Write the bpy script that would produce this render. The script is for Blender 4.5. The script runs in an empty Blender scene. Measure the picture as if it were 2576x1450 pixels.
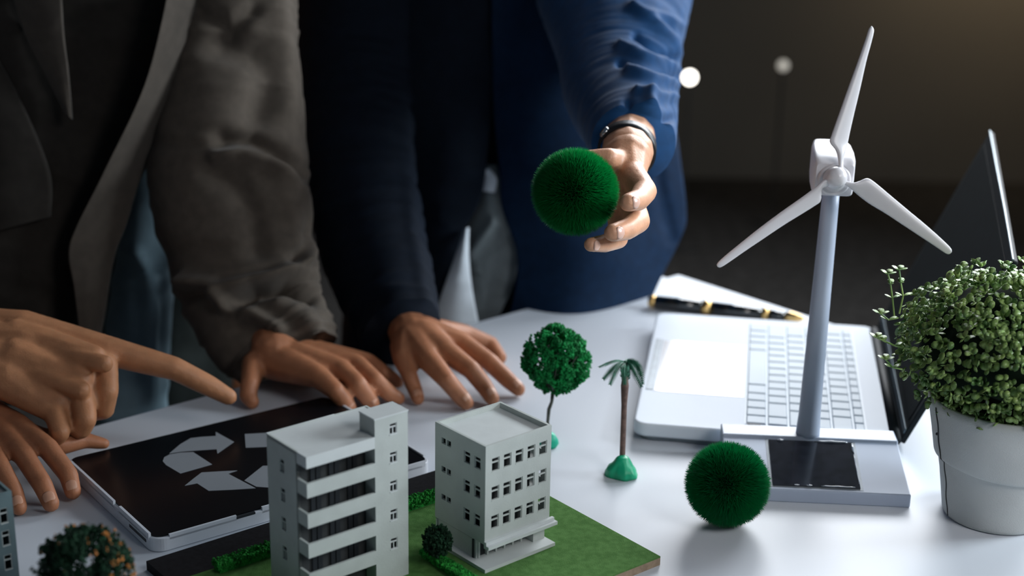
import bpy, bmesh, math, random
from mathutils import Vector, Matrix, noise
random.seed(7)
sc = bpy.context.scene
COL = sc.collection
PI = math.pi
# ------------------------------------------------------------------ camera
TZ = 0.74                      # table top height above the floor
CH = 1.34                      # camera height above the floor
FPX, CX, CY = 3800.0, 1288.0, 725.0
PITCH, ROLL = math.radians(18), math.radians(1)
R0 = Vector((1, 0, 0)); F0 = Vector((0, math.cos(PITCH), -math.sin(PITCH))); U0 = Vector((0, math.sin(PITCH), math.cos(PITCH)))
RC = math.cos(ROLL) * R0 + math.sin(ROLL) * U0
UC = -math.sin(ROLL) * R0 + math.cos(ROLL) * U0
CAMP = Vector((0, 0, CH))
cd = bpy.data.cameras.new('camera'); cam = bpy.data.objects.new('camera', cd); COL.objects.link(cam)
cam.matrix_world = Matrix(((RC.x, UC.x, -F0.x, 0), (RC.y, UC.y, -F0.y, 0), (RC.z, UC.z, -F0.z, CH), (0, 0, 0, 1)))
cd.sensor_width = 36; cd.lens = FPX / 2576 * 36; cd.clip_start = 0.05; cd.clip_end = 60
cd.dof.use_dof = True; cd.dof.focus_distance = 1.29; cd.dof.aperture_fstop = 3.6; cd.dof.aperture_blades = 0
sc.camera = cam
# ------------------------------------------------------------------ exposure, world, lights
sc.view_settings.view_transform = 'Standard'; sc.view_settings.look = 'None'
sc.view_settings.gamma = 1.0; sc.view_settings.use_curve_mapping = False
sc.view_settings.exposure = 0.0
w = bpy.data.worlds.new('world'); sc.world = w; w.use_nodes = True
bg = w.node_tree.nodes['Background']; bg.inputs[0].default_value = (0.55, 0.75, 1.0, 1); bg.inputs[1].default_value = 0.075

def area(name, loc, target, size, sizey, power, color, spread=180):
    l = bpy.data.lights.new(name, 'AREA'); l.shape = 'RECTANGLE'; l.size = size; l.size_y = sizey
    l.energy = power; l.color = color; l.spread = math.radians(spread)
    o = bpy.data.objects.new(name, l); COL.objects.link(o); o.location = loc
    d = Vector(target) - Vector(loc); o.rotation_euler = d.to_track_quat('-Z', 'Y').to_euler(); return o
area('window_light_back', (1.35, 3.6, 2.1), (0.1, 1.4, 0.75), 2.2, 1.0, 125, (0.93, 0.96, 1.0))
area('window_light_right', (2.4, 1.62, 1.72), (0.0, 1.5, 0.9), 0.8, 0.8, 66, (0.86, 0.94, 1.0))
area('fill_light_front', (1.05, 0.25, 1.75), (0.27, 1.17, 0.82), 0.6, 0.5, 1.15, (1.0, 0.97, 0.96), 58)  # added fill with a narrow beam, no such lamp stands here
area('lamp_light_wall', (2.2, 5.15, 1.15), (2.2, 5.5, 0.65), 1.8, 0.15, 8, (1.0, 0.78, 0.5))

# ------------------------------------------------------------------ measuring helpers
def ray(px, py):
    return F0 + RC * ((px - CX) / FPX) + UC * ((CY - py) / FPX)
def D(px, py, d):
    return CAMP + ray(px, py) * d
def G(px, py, z=0.0):
    r = ray(px, py); return CAMP + r * ((TZ + z - CH) / r.z)
def proj(P):
    v = Vector(P) - CAMP; d = v.dot(F0); return CX + FPX * v.dot(RC) / d, CY - FPX * v.dot(UC) / d, d
def zfor(x, y, py, lo=-0.3, hi=1.0):
    for _ in range(40):
        m = (lo + hi) / 2
        if proj((x, y, TZ + m))[1] > py: lo = m
        else: hi = m
    return (lo + hi) / 2
def lerp(a, b, t): return a + (b - a) * t
def interp(keys, t):
    if t <= keys[0][0]: return keys[0][1]
    for (t0, v0), (t1, v1) in zip(keys, keys[1:]):
        if t <= t1: return lerp(v0, v1, (t - t0) / (t1 - t0))
    return keys[-1][1]
def catmull(P, n):
    P = [tuple(p) for p in P]; Q = [P[0]] + P + [P[-1]]; out = []
    segs = len(P) - 1
    for i in range(n + 1):
        s = min(i / n * segs, segs - 1e-6); k = int(s); t = s - k
        a, b, c, d = Q[k:k + 4]
        out.append(tuple(0.5 * ((2 * b[j]) + (-a[j] + c[j]) * t + (2 * a[j] - 5 * b[j] + 4 * c[j] - d[j]) * t * t + (-a[j] + 3 * b[j] - 3 * c[j] + d[j]) * t ** 3) for j in range(len(b))))
    return out

# ------------------------------------------------------------------ materials
def mat(name, col, rough=0.5, metal=0.0, var=0.12, scale=60.0, bump=0.0, bscale=None, sheen=0.0, emit=None, estr=0.0, spec=0.5, coat=0.0, sss=0.0, col2=None, detail=3.0, trans=0.0):
    m = bpy.data.materials.new(name); m.use_nodes = True; nt = m.node_tree; b = nt.nodes['Principled BSDF']
    tc = nt.nodes.new('ShaderNodeTexCoord'); nz = nt.nodes.new('ShaderNodeTexNoise'); nz.inputs['Scale'].default_value = scale; nz.inputs['Detail'].default_value = detail
    nt.links.new(tc.outputs['Object'], nz.inputs['Vector'])
    mx = nt.nodes.new('ShaderNodeMix'); mx.data_type = 'RGBA'
    c2 = col2 if col2 else tuple(c * (1 - var) for c in col); c1 = col if col2 else tuple(min(1, c * (1 + var)) for c in col)
    mx.inputs[6].default_value = (*c1, 1); mx.inputs[7].default_value = (*c2, 1)
    cr = nt.nodes.new('ShaderNodeMapRange'); cr.inputs[1].default_value = 0.35; cr.inputs[2].default_value = 0.65
    nt.links.new(nz.outputs[0], cr.inputs[0]); nt.links.new(cr.outputs[0], mx.inputs[0]); nt.links.new(mx.outputs[2], b.inputs['Base Color'])
    b.inputs['Roughness'].default_value = rough; b.inputs['Metallic'].default_value = metal
    b.inputs['Specular IOR Level'].default_value = spec; b.inputs['Sheen Weight'].default_value = sheen
    b.inputs['Coat Weight'].default_value = coat; b.inputs['Coat Roughness'].default_value = 0.08
    b.inputs['Transmission Weight'].default_value = trans
    if sss: b.inputs['Subsurface Weight'].default_value = sss; b.inputs['Subsurface Radius'].default_value = (0.006, 0.002, 0.001); b.inputs['Subsurface Scale'].default_value = 1.0
    if bump:
        n2 = nt.nodes.new('ShaderNodeTexNoise'); n2.inputs['Scale'].default_value = bscale or scale * 6; n2.inputs['Detail'].default_value = 4
        nt.links.new(tc.outputs['Object'], n2.inputs['Vector'])
        bp = nt.nodes.new('ShaderNodeBump'); bp.inputs['Strength'].default_value = bump; bp.inputs['Distance'].default_value = 0.001
        nt.links.new(n2.outputs[0], bp.inputs['Height']); nt.links.new(bp.outputs[0], b.inputs['Normal'])
    if emit: b.inputs['Emission Color'].default_value = (*emit, 1); b.inputs['Emission Strength'].default_value = estr
    return m
def fibre(name, col, tcol):
    m = mat(name, col, 0.4, var=0.8, scale=900, spec=0.5); nt = m.node_tree; b = nt.nodes['Principled BSDF']; out = nt.nodes['Material Output']
    t = nt.nodes.new('ShaderNodeBsdfTranslucent'); t.inputs[0].default_value = (*tcol, 1); mx = nt.nodes.new('ShaderNodeMixShader'); mx.inputs[0].default_value = 0.42
    nt.links.new(b.outputs[0], mx.inputs[1]); nt.links.new(t.outputs[0], mx.inputs[2]); nt.links.new(mx.outputs[0], out.inputs[0]); return m
M = dict(
 table=mat('table_laminate', (0.62, 0.665, 0.73), 0.45, var=0.015, scale=5, spec=0.35),
 tleg=mat('table_leg_metal', (0.25, 0.25, 0.26), 0.4, 0.6),
 floor=mat('floor_carpet', (0.022, 0.021, 0.020), 1.0, var=0.3, scale=30, bump=0.3, spec=0.03),
 wall=mat('wall_paint', (0.070, 0.062, 0.050), 0.8, var=0.08, scale=1.5, bump=0.05),
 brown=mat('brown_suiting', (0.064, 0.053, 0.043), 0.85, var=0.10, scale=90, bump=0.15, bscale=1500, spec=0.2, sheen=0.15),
 brown_shade=mat('shaded_brown_suiting', (0.026, 0.0225, 0.019), 0.85, var=0.10, scale=90, bump=0.15, bscale=1500, spec=0.15, sheen=0.1),  # same jacket cloth, torso shade put into a darker colour
 brown_lit=mat('lit_brown_suiting', (0.095, 0.078, 0.063), 0.85, var=0.10, scale=90, bump=0.15, bscale=1500, spec=0.15, sheen=0.1),  # same jacket cloth, light on the sleeve put into the colour
 brown_in=mat('jacket_lining', (0.012, 0.013, 0.014), 0.7, spec=0.2),
 navy=mat('lit_navy_suiting', (0.010, 0.062, 0.175), 0.8, var=0.12, scale=90, bump=0.15, bscale=1500, spec=0.15, sheen=0.1),  # same suit cloth, brightened in colour for the lit sleeve
 navy_shade=mat('shaded_navy_suiting', (0.004, 0.008, 0.016), 0.85, var=0.12, scale=90, bump=0.1, bscale=1500, spec=0.15),  # same suit cloth with its shade painted in as near-black
 gsh2=mat('slate_shirt_cloth', (0.13, 0.155, 0.165), 0.8, var=0.12, scale=30, spec=0.2),
 gshirt=mat('grey_shirt_cloth', (0.62, 0.68, 0.74), 0.8, var=0.1, scale=30, spec=0.2),
 bshirt=mat('pale_blue_cloth', (0.30, 0.44, 0.52), 0.8, var=0.08, scale=30, spec=0.2),
 trous=mat('grey_trouser_cloth', (0.045, 0.055, 0.052), 0.85, var=0.2, scale=40, spec=0.2),
 navy_half=mat('half_lit_navy_suiting', (0.005, 0.019, 0.050), 0.85, var=0.12, scale=90, bump=0.1, bscale=1500, spec=0.15),  # same suit cloth, half-lit tone put into the colour
 black=mat('black_cloth', (0.006, 0.007, 0.009), 0.85, spec=0.15),
 skin=mat('tan_skin', (0.47, 0.215, 0.105), 0.5, var=0.10, scale=70, bump=0.25, bscale=500, sss=0.15, spec=0.35),
 skin2=mat('lit_skin', (0.68, 0.36, 0.22), 0.45, var=0.08, scale=70, bump=0.25, bscale=500, sss=0.15, spec=0.4),  # paler copy for the lit hand, light put into the colour
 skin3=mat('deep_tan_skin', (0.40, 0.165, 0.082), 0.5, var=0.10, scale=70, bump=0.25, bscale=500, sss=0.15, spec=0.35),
 nail=mat('nail_pink', (0.54, 0.28, 0.18), 0.4, var=0.05, spec=0.5),
 nail2=mat('lit_nail', (0.78, 0.50, 0.40), 0.28, var=0.05, spec=0.5),  # nails of the lit hand, light painted in as a paler tone
 hair=mat('dark_hair', (0.012, 0.010, 0.009), 0.5, bump=0.4),
 white=mat('white_plastic', (0.78, 0.77, 0.80), 0.32, var=0.02, scale=20, spec=0.5),
 whiteb=mat('shaded_white_plastic', (0.40, 0.465, 0.58), 0.4, var=0.02, scale=20, spec=0.4),  # shade and dark reflections on base and pole put into the colour
 pv=mat('solar_cell_black', (0.008, 0.009, 0.014), 0.12, var=0.4, scale=120, spec=0.6, coat=0.6),
 pvedge=mat('clear_resin_edge', (0.25, 0.29, 0.34), 0.1, spec=0.8, coat=1.0),
 grey=mat('grey_model_plastic', (0.48, 0.52, 0.50), 0.55, var=0.04, scale=60, bump=0.1, bscale=700, spec=0.35),
 greyl=mat('pale_model_plastic', (0.60, 0.64, 0.64), 0.5, var=0.03, scale=60, spec=0.35),
 greyd=mat('model_interior_shade', (0.045, 0.05, 0.052), 0.7, spec=0.2),  # near-black: shade of interiors and recesses put into the colour
 greyt=mat('teal_grey_model_plastic', (0.11, 0.16, 0.17), 0.6, spec=0.3),
 turf=mat('model_turf', (0.115, 0.26, 0.075), 0.95, var=0.3, scale=160, bump=1.0, bscale=1800, spec=0.1, col2=(0.08, 0.195, 0.05)),
 mdf=mat('fibreboard_edge', (0.30, 0.22, 0.15), 0.8, var=0.15, scale=200),
 road=mat('black_card', (0.008, 0.008, 0.010), 0.8, var=0.3, scale=300, spec=0.15),
 hedge=mat('hedge_foam', (0.022, 0.24, 0.035), 0.9, var=0.5, scale=250, spec=0.2),
 fuzz=fibre('green_fibre', (0.001, 0.036, 0.014), (0.06, 0.98, 0.42)),
 fuzz2=fibre('teal_green_fibre', (0.001, 0.032, 0.018), (0.02, 0.92, 0.44)),
 core=mat('ball_core', (0.0, 0.006, 0.002), 0.9, spec=0.1),
 leafm=mat('model_tree_foliage', (0.004, 0.19, 0.045), 0.8, var=0.5, scale=150, spec=0.25),
 leafd=mat('dark_tree_foliage', (0.008, 0.035, 0.016), 0.8, var=0.5, scale=150, spec=0.2),
 orange=mat('orange_blossom', (0.48, 0.17, 0.025), 0.7, var=0.3, scale=200),
 bark=mat('model_bark', (0.065, 0.075, 0.065), 0.8, var=0.3, scale=200),
 barkp=mat('palm_trunk_brown', (0.14, 0.085, 0.07), 0.6, var=0.25, scale=250, bump=0.5, bscale=900),
 frond=mat('palm_frond_green', (0.025, 0.14, 0.085), 0.55, var=0.4, scale=200),
 putty=mat('green_putty', (0.004, 0.36, 0.18), 0.42, var=0.12, scale=60, bump=0.4, bscale=160, spec=0.4),
 putty2=mat('teal_putty', (0.008, 0.42, 0.27), 0.42, var=0.12, scale=60, spec=0.4),
 leaf=mat('plant_leaf', (0.34, 0.48, 0.15), 0.35, var=0.3, scale=60, spec=0.5, col2=(0.10, 0.22, 0.06)),
 leafk=mat('inner_leaf', (0.020, 0.055, 0.022), 0.5, var=0.5, scale=60, spec=0.4),
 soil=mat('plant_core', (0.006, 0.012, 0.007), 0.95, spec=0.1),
 pot=mat('grey_pot_fabric', (0.52, 0.54, 0.53), 0.75, var=0.05, scale=25, bump=0.35, bscale=900, spec=0.25),
 seam=mat('dark_seam_thread', (0.05, 0.05, 0.05), 0.9),
 lap=mat('laptop_silver_white', (0.74, 0.81, 0.90), 0.5, var=0.01, scale=10, spec=0.2),
 lapk=mat('laptop_key_plastic', (0.66, 0.75, 0.83), 0.5, var=0.02, scale=10, spec=0.2),
 lapg=mat('laptop_key_well', (0.68, 0.77, 0.85), 0.5, var=0.02, scale=10),
 pad=mat('glossy_touchpad', (0.86, 0.86, 0.89), 0.16, var=0.01, scale=10, spec=1.0, coat=1.0),
 lapside=mat('laptop_side_metal', (0.20, 0.23, 0.26), 0.4, 0.3),
 lid=mat('laptop_screen_glass', (0.008, 0.012, 0.013), 0.7, spec=0.1),
 lidb=mat('laptop_bezel_dark', (0.008, 0.012, 0.014), 0.6, spec=0.2),
 rim=mat('laptop_rim_metal', (0.14, 0.19, 0.22), 0.35, 0.6),
 scr=mat('tablet_glass_black', (0.005, 0.006, 0.008), 0.25, var=0.02, spec=0.25),
 tabc=mat('tablet_case_silver', (0.66, 0.70, 0.76), 0.4, var=0.02, scale=30),
 tabd=mat('tablet_cutout_dark', (0.02, 0.025, 0.03), 0.5),
 arrow=mat('screen_arrow_grey', (0.14, 0.16, 0.18), 0.5, var=0.02, emit=(0.17, 0.19, 0.215), estr=0.25),
 pen=mat('pen_black_lacquer', (0.006, 0.008, 0.008), 0.12, coat=0.8),
 gold=mat('pen_gold', (0.80, 0.52, 0.20), 0.28, 1.0),
 watch=mat('watch_black_band', (0.008, 0.009, 0.011), 0.4),
 steel=mat('watch_steel', (0.55, 0.58, 0.6), 0.25, 1.0),
 bulb=mat('lamp_globe_glow', (0.9, 0.88, 0.82), 0.4, emit=(1.0, 0.95, 0.86), estr=9.0),
 bulb2=mat('lamp_globe_dim', (0.9, 0.88, 0.82), 0.4, emit=(1.0, 0.93, 0.80), estr=0.45),
 stand=mat('lamp_stand_black', (0.01, 0.01, 0.01), 0.5),
)
# ------------------------------------------------------------------ object helpers
def link(name, me, m=None, parent=None, smooth=False):
    o = bpy.data.objects.new(name, me); COL.objects.link(o)
    if m is not None and not me.materials: me.materials.append(m)
    if smooth:
        for p in me.polygons: p.use_smooth = True
    if parent: o.parent = parent
    return o
def obj(name, bm, m=None, parent=None, smooth=False, recalc=True):
    if recalc: bmesh.ops.recalc_face_normals(bm, faces=bm.faces)
    me = bpy.data.meshes.new(name); bm.to_mesh(me); bm.free()
    return link(name, me, m, parent, smooth)
def pyobj(name, V, F, m=None, parent=None, smooth=False):
    me = bpy.data.meshes.new(name); me.from_pydata([tuple(v) for v in V], [], F); me.update()
    return link(name, me, m, parent, smooth)
def tag(o, label=None, cat=None, group=None, kind=None):
    if label: o['label'] = label
    if cat: o['category'] = cat
    if group: o['group'] = group
    if kind: o['kind'] = kind
    return o
def thing(name, loc, label, cat, group=None):
    o = bpy.data.objects.new(name, None); COL.objects.link(o); o.empty_display_size = 0.02
    o.location = loc; bpy.context.view_layer.update() if False else None
    return tag(o, label, cat, group)
def adopt(root):                       # children were built in world space
    inv = Matrix.Translation(-Vector(root.location))
    for ch in root.children: ch.matrix_parent_inverse = inv
def bev(bm, w, seg=2, ang=30):
    es = [e for e in bm.edges if len(e.link_faces) == 2 and e.calc_face_angle(0) > math.radians(ang)]
    bmesh.ops.bevel(bm, geom=es, offset=w, segments=seg, affect='EDGES', profile=0.5, clamp_overlap=True)
def hexa(bm, P):                       # 8 points: bottom ring 0-3, top ring 4-7
    v = [bm.verts.new(p) for p in P]
    for f in ((0, 3, 2, 1), (4, 5, 6, 7), (0, 1, 5, 4), (1, 2, 6, 5), (2, 3, 7, 6), (3, 0, 4, 7)): bm.faces.new([v[i] for i in f])
class Frame:
    """plan frame: origin (x,y), u and v axes, z measured from the table top"""
    def __init__(s, o, u, v): s.o = Vector((o[0], o[1])); s.u = Vector((u[0], u[1])).normalized(); s.v = Vector((v[0], v[1])).normalized()
    def p(s, u, v, z): q = s.o + s.u * u + s.v * v; return Vector((q.x, q.y, TZ + z))
    def box(s, bm, u0, u1, v0, v1, z0, z1):
        hexa(bm, [s.p(u0, v0, z0), s.p(u1, v0, z0), s.p(u1, v1, z0), s.p(u0, v1, z0), s.p(u0, v0, z1), s.p(u1, v0, z1), s.p(u1, v1, z1), s.p(u0, v1, z1)])
    def inv(s, P): q = Vector((P[0], P[1])) - s.o; return q.dot(s.u), q.dot(s.v)
def prism(bm, pts, dirv):
    a = [bm.verts.new(p) for p in pts]; b = [bm.verts.new(Vector(p) + dirv) for p in pts]; n = len(pts)
    bm.faces.new(a); bm.faces.new(list(reversed(b)))
    for i in range(n): bm.faces.new((a[i], b[i], b[(i + 1) % n], a[(i + 1) % n]))
def lathe(bm, c, prof, n=48, axis=None, cap=True):
    A = (axis or Vector((0, 0, 1))).normalized(); X = A.orthogonal().normalized(); Y = A.cross(X); rings = []
    for r, z in prof: rings.append([bm.verts.new(Vector(c) + A * z + (X * math.cos(2 * PI * i / n) + Y * math.sin(2 * PI * i / n)) * max(r, 1e-5)) for i in range(n)])
    for a, b in zip(rings, rings[1:]):
        for i in range(n): bm.faces.new((a[i], a[(i + 1) % n], b[(i + 1) % n], b[i]))
    if cap: bm.faces.new(list(reversed(rings[0]))); bm.faces.new(rings[-1])
def tube(bm, P, Rr, n=8):
    rings = []; X = None
    for i, p in enumerate(P):
        T = (Vector(P[min(i + 1, len(P) - 1)]) - Vector(P[max(i - 1, 0)])).normalized()
        X = T.orthogonal().normalized() if X is None else (X - T * X.dot(T)).normalized()
        Y = T.cross(X); r = Rr[i] if hasattr(Rr, '__len__') else Rr
        rings.append([bm.verts.new(Vector(p) + (X * math.cos(2 * PI * k / n) + Y * math.sin(2 * PI * k / n)) * r) for k in range(n)])
    for a, b in zip(rings, rings[1:]):
        for k in range(n): bm.faces.new((a[k], a[(k + 1) % n], b[(k + 1) % n], b[k]))
    bm.faces.new(list(reversed(rings[0]))); bm.faces.new(rings[-1])

# ================================================================== SETTING
bm = bmesh.new(); hexa(bm, [(-4, -2.5, -0.1), (4.5, -2.5, -0.1), (4.5, 5.5, -0.1), (-4, 5.5, -0.1), (-4, -2.5, 0), (4.5, -2.5, 0), (4.5, 5.5, 0), (-4, 5.5, 0)])
tag(obj('floor', bm, M['floor']), kind='structure')
bm = bmesh.new(); hexa(bm, [(-4, 5.5, 0), (4.5, 5.5, 0), (4.5, 5.6, 0), (-4, 5.6, 0), (-4, 5.5, 2.8), (4.5, 5.5, 2.8), (4.5, 5.6, 2.8), (-4, 5.6, 2.8)])
tag(obj('wall_back', bm, M['wall']), kind='structure')
bm = bmesh.new(); hexa(bm, [(-4.1, -2.5, 0), (-4, -2.5, 0), (-4, 5.6, 0), (-4.1, 5.6, 0), (-4.1, -2.5, 2.8), (-4, -2.5, 2.8), (-4, 5.6, 2.8), (-4.1, 5.6, 2.8)])
tag(obj('wall_left', bm, M['wall']), kind='structure')

# ------------------------------------------------------------------ table
Pc = G(1676, 681, 0); Pl = G(0, 1136, 0)
tu = (Pl - Pc).normalized(); tv = Vector((-tu.y, tu.x, 0)); 
if tv.y > 0: tv = -tv
TF = Frame(Pc, tu, tv)
t = thing('meeting_table', (TF.p(0.8, 0.5, 0).x, TF.p(0.8, 0.5, 0).y, 0), 'long white laminate table everything else stands on', 'table')
bm = bmesh.new(); TF.box(bm, 0, 1.7, 0, 1.06, -0.028, 0)
ve = [e for e in bm.edges if abs((e.verts[0].co - e.verts[1].co).z) > 0.02]
bmesh.ops.bevel(bm, geom=ve, offset=0.022, segments=6, affect='EDGES'); bev(bm, 0.002, 2)
obj('tabletop', bm, M['table'], t)
for a, b in ((0.06, 0.06), (1.60, 0.06), (0.06, 0.96), (1.60, 0.96)):
    bm = bmesh.new(); TF.box(bm, a, a + 0.05, b, b + 0.05, -TZ, -0.028); bev(bm, 0.004); obj('leg', bm, M['tleg'], t)
adopt(t)

# ------------------------------------------------------------------ far lamps (out-of-focus lights)
for (px, py, d, r, mm, lab) in ((1735, 195, 4.6, 0.017, 'bulb', 'brighter small white globe lamp on thin stand beside the blue sleeve'),
                                (1970, 165, 4.9, 0.016, 'bulb2', 'dimmer small globe lamp on thin stand left of the turbine blade')):
    c = D(px, py, d); t = thing('globe_lamp', (c.x, c.y, 0), lab, 'lamp')
    bm = bmesh.new(); bmesh.ops.create_uvsphere(bm, u_segments=20, v_segments=12, radius=r, matrix=Matrix.Translation(c)); obj('globe', bm, M[mm], t, True)
    bm = bmesh.new(); tube(bm, [Vector((c.x, c.y, 0.01)), Vector((c.x, c.y, c.z - r * 0.9))], 0.004, 8); obj('pole', bm, M['stand'], t)
    bm = bmesh.new(); lathe(bm, (c.x, c.y, 0), [(0.06, 0), (0.06, 0.008), (0.01, 0.014)], 24); obj('base', bm, M['stand'], t)
    adopt(t)

# ================================================================== CLOTH
def polydist(x, y, P):
    best = 1e9
    for (x0, y0), (x1, y1) in zip(P, P[1:]):
        dx, dy = x1 - x0, y1 - y0; L = dx * dx + dy * dy
        s = max(0, min(1, ((x - x0) * dx + (y - y0) * dy) / L)); q = math.hypot(x - x0 - s * dx, y - y0 - s * dy)
        if q < best: best = q
    return best
def foldamt(P, folds):
    if not folds: return 0.0
    x, y, _ = proj(P); a = 0.0
    for pts, wpx, amp in folds:
        if min(p[0] for p in pts) - 3 * wpx < x < max(p[0] for p in pts) + 3 * wpx:
            q = polydist(x, y, pts) / wpx
            if q < 3: a += amp * math.exp(-q * q)
    return a
def wrinkle(P, scale, seed, dirv):
    q = Vector(P); k = q.dot(dirv)
    q = q + dirv * k * 1.6                          # wrinkles run across dirv
    n = noise.noise(q * scale + Vector((seed, seed * 2, 0)))
    return (1 - abs(n) * 2.2)
def cloth_tube(name, keys, m, parent, n=80, nt=110, wr=0.004, wscale=9, seed=1, folds=None, wdir=None, cap=True, thick=0.0):
    """keys: (px, py, depth, radius across, radius front-back)"""
    K = catmull(keys, nt); C = [D(k[0], k[1], k[2]) for k in K]; V = []; F = []
    for i, c in enumerate(C):
        T = (C[min(i + 1, nt)] - C[max(i - 1, 0)]).normalized()
        S = T.cross(F0); S.normalize(); Dp = S.cross(T).normalized()
        for j in range(n):
            th = 2 * PI * j / n
            nrm = (S * math.cos(th) * K[i][4] - Dp * math.sin(th) * K[i][3]).normalized() * 1.0
            p = c + S * (K[i][3] * math.cos(th)) - Dp * (K[i][4] * math.sin(th))
            a = wr * wrinkle(p, wscale, seed, wdir or T)
            if math.sin(th) > 0: a += foldamt(p, folds) * min(1.0, math.sin(th) * 1.7)
            V.append(p + nrm * a)
    for i in range(nt):
        for j in range(n): F.append((i * n + j, i * n + (j + 1) % n, (i + 1) * n + (j + 1) % n, (i + 1) * n + j))
    if cap: F.append(tuple(range(n))); F.append(tuple(reversed(range(nt * n, nt * n + n))))
    o = pyobj(name, V, F, m, parent, True)
    bm = bmesh.new(); bm.from_mesh(o.data); bmesh.ops.recalc_face_normals(bm, faces=bm.faces); bm.to_mesh(o.data); bm.free()
    return o
def cloth_panel(name, left, right, m, parent, nu=30, nv=60, bulge=0.01, thick=0.005, wr=0.0015, wscale=14, seed=3, folds=None):
    """left/right: lists of (px,py,d) from top to bottom"""
    Lk = catmull(left, nv); Rk = catmull(right, nv); n1 = nu + 1; top = []
    for i in range(nv + 1):
        a = D(*Lk[i]); b = D(*Rk[i])
        for j in range(n1):
            s = j / nu; p = a.lerp(b, s); cdir = (CAMP - p).normalized()
            p = p + cdir * (bulge * math.sin(PI * s) + wr * wrinkle(p, wscale, seed, Vector((0, 0, 1))) + foldamt(p, folds)); top.append(p)
    V = top + [p + F0 * thick for p in top]; F = []; N = len(top)
    q = lambda i, j: i * n1 + j
    for i in range(nv):
        for j in range(nu):
            F.append((q(i, j), q(i + 1, j), q(i + 1, j + 1), q(i, j + 1))); F.append((N + q(i, j), N + q(i, j + 1), N + q(i + 1, j + 1), N + q(i + 1, j)))
    for i in range(nv):
        F.append((q(i, 0), N + q(i, 0), N + q(i + 1, 0), q(i + 1, 0))); F.append((q(i, nu), q(i + 1, nu), N + q(i + 1, nu), N + q(i, nu)))
    for j in range(nu):
        F.append((q(0, j), q(0, j + 1), N + q(0, j + 1), N + q(0, j))); F.append((q(nv, j), N + q(nv, j), N + q(nv, j + 1), q(nv, j + 1)))
    return pyobj(name, V, F, m, parent, True)

# ================================================================== BODIES
def capsules(bm, segs, sub=2):
    for a, ra, b, rb in segs:
        t_ = bmesh.new()
        bmesh.ops.create_icosphere(t_, subdivisions=sub, radius=ra, matrix=Matrix.Translation(a))
        bmesh.ops.create_icosphere(t_, subdivisions=sub, radius=rb, matrix=Matrix.Translation(b))
        r = bmesh.ops.convex_hull(t_, input=t_.verts)
        bmesh.ops.delete(t_, geom=[v for v in r['geom_interior'] if isinstance(v, bmesh.types.BMVert)], context='VERTS')
        me = bpy.data.meshes.new('tmp'); t_.to_mesh(me); t_.free(); bm.from_mesh(me); bpy.data.meshes.remove(me)
def remeshed(bm, voxel, smooth_it=6):
    me = bpy.data.meshes.new('tmp'); bm.to_mesh(me); bm.free(); o = bpy.data.objects.new('tmp', me); COL.objects.link(o)
    r = o.modifiers.new('r', 'REMESH'); r.mode = 'VOXEL'; r.voxel_size = voxel
    s = o.modifiers.new('s', 'SMOOTH'); s.factor = 0.5; s.iterations = smooth_it
    dg = bpy.context.evaluated_depsgraph_get(); dg.update(); out = bpy.data.meshes.new_from_object(o.evaluated_get(dg))
    bpy.data.objects.remove(o); bpy.data.meshes.remove(me); return out
def chain(pts):
    """pts: (Vector, radius)"""
    return [(pts[i][0], pts[i][1], pts[i + 1][0], pts[i + 1][1]) for i in range(len(pts) - 1)]
def body_mesh(hands, rest, m):
    bm = bmesh.new()
    for segs in hands:
        b = bmesh.new(); capsules(b, segs); me = remeshed(b, 0.0020, 5); bm.from_mesh(me); bpy.data.meshes.remove(me)
    b = bmesh.new(); capsules(b, rest); me = remeshed(b, 0.010, 6); bm.from_mesh(me); bpy.data.meshes.remove(me)
    me = bpy.data.meshes.new('body'); bm.to_mesh(me); bm.free(); me.materials.append(m)
    for p in me.polygons: p.material_index = 0; p.use_smooth = True
    return me
def nail(tip, prev, up, r, m, parent, back=0.35, wmul=0.62):
    """small curved nail plate lying on the back of a fingertip"""
    A = (tip - prev).normalized(); N = (up - A * up.dot(A)).normalized(); S = A.cross(N); V = []; F = []; nu, nv = 8, 8
    L = r * 1.35
    for k, off in ((0, 0.00030), (1, -0.0012)):
        for i in range(nv + 1):
            for j in range(nu + 1):
                y = -1 + 2 * i / nv; x = (-1 + 2 * j / nu) * math.sqrt(max(0.0, 1 - abs(y) ** 4)) if abs(y) < 1 else (-1 + 2 * j / nu) * 0.35
                ang = x * wmul * 1.15
                rr = r + off
                fall = (max(0, (y * L + back * r * 1.0)) ** 2) * 16
                V.append(tip + A * (y * L * 0.46 - r * 0.42) + (N * math.cos(ang) + S * math.sin(ang)) * rr * 1.0 - N * fall * 0.6)
    n1 = nu + 1; T = n1 * (nv + 1)
    for i in range(nv):
        for j in range(nu):
            a = i * n1 + j; F.append((a, a + 1, a + n1 + 1, a + n1)); F.append((T + a, T + a + n1, T + a + n1 + 1, T + a + 1))
    for i in range(nv):
        a = i * n1; F.append((a, a + n1, T + a + n1, T + a)); a += nu; F.append((a, T + a, T + a + n1, a + n1))
    for j in range(nu):
        F.append((j, T + j, T + j + 1, j + 1)); a = nv * n1 + j; F.append((a, a + 1, T + a + 1, T + a))
    return pyobj('fingernail', V, F, m, parent, True)

def hand_chains(spec):
    """spec: list of chains, each [(P, r), ...] already in world space"""
    s = []
    for c in spec: s += chain(c)
    return s
UPV = Vector((0, 0, 1))

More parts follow.
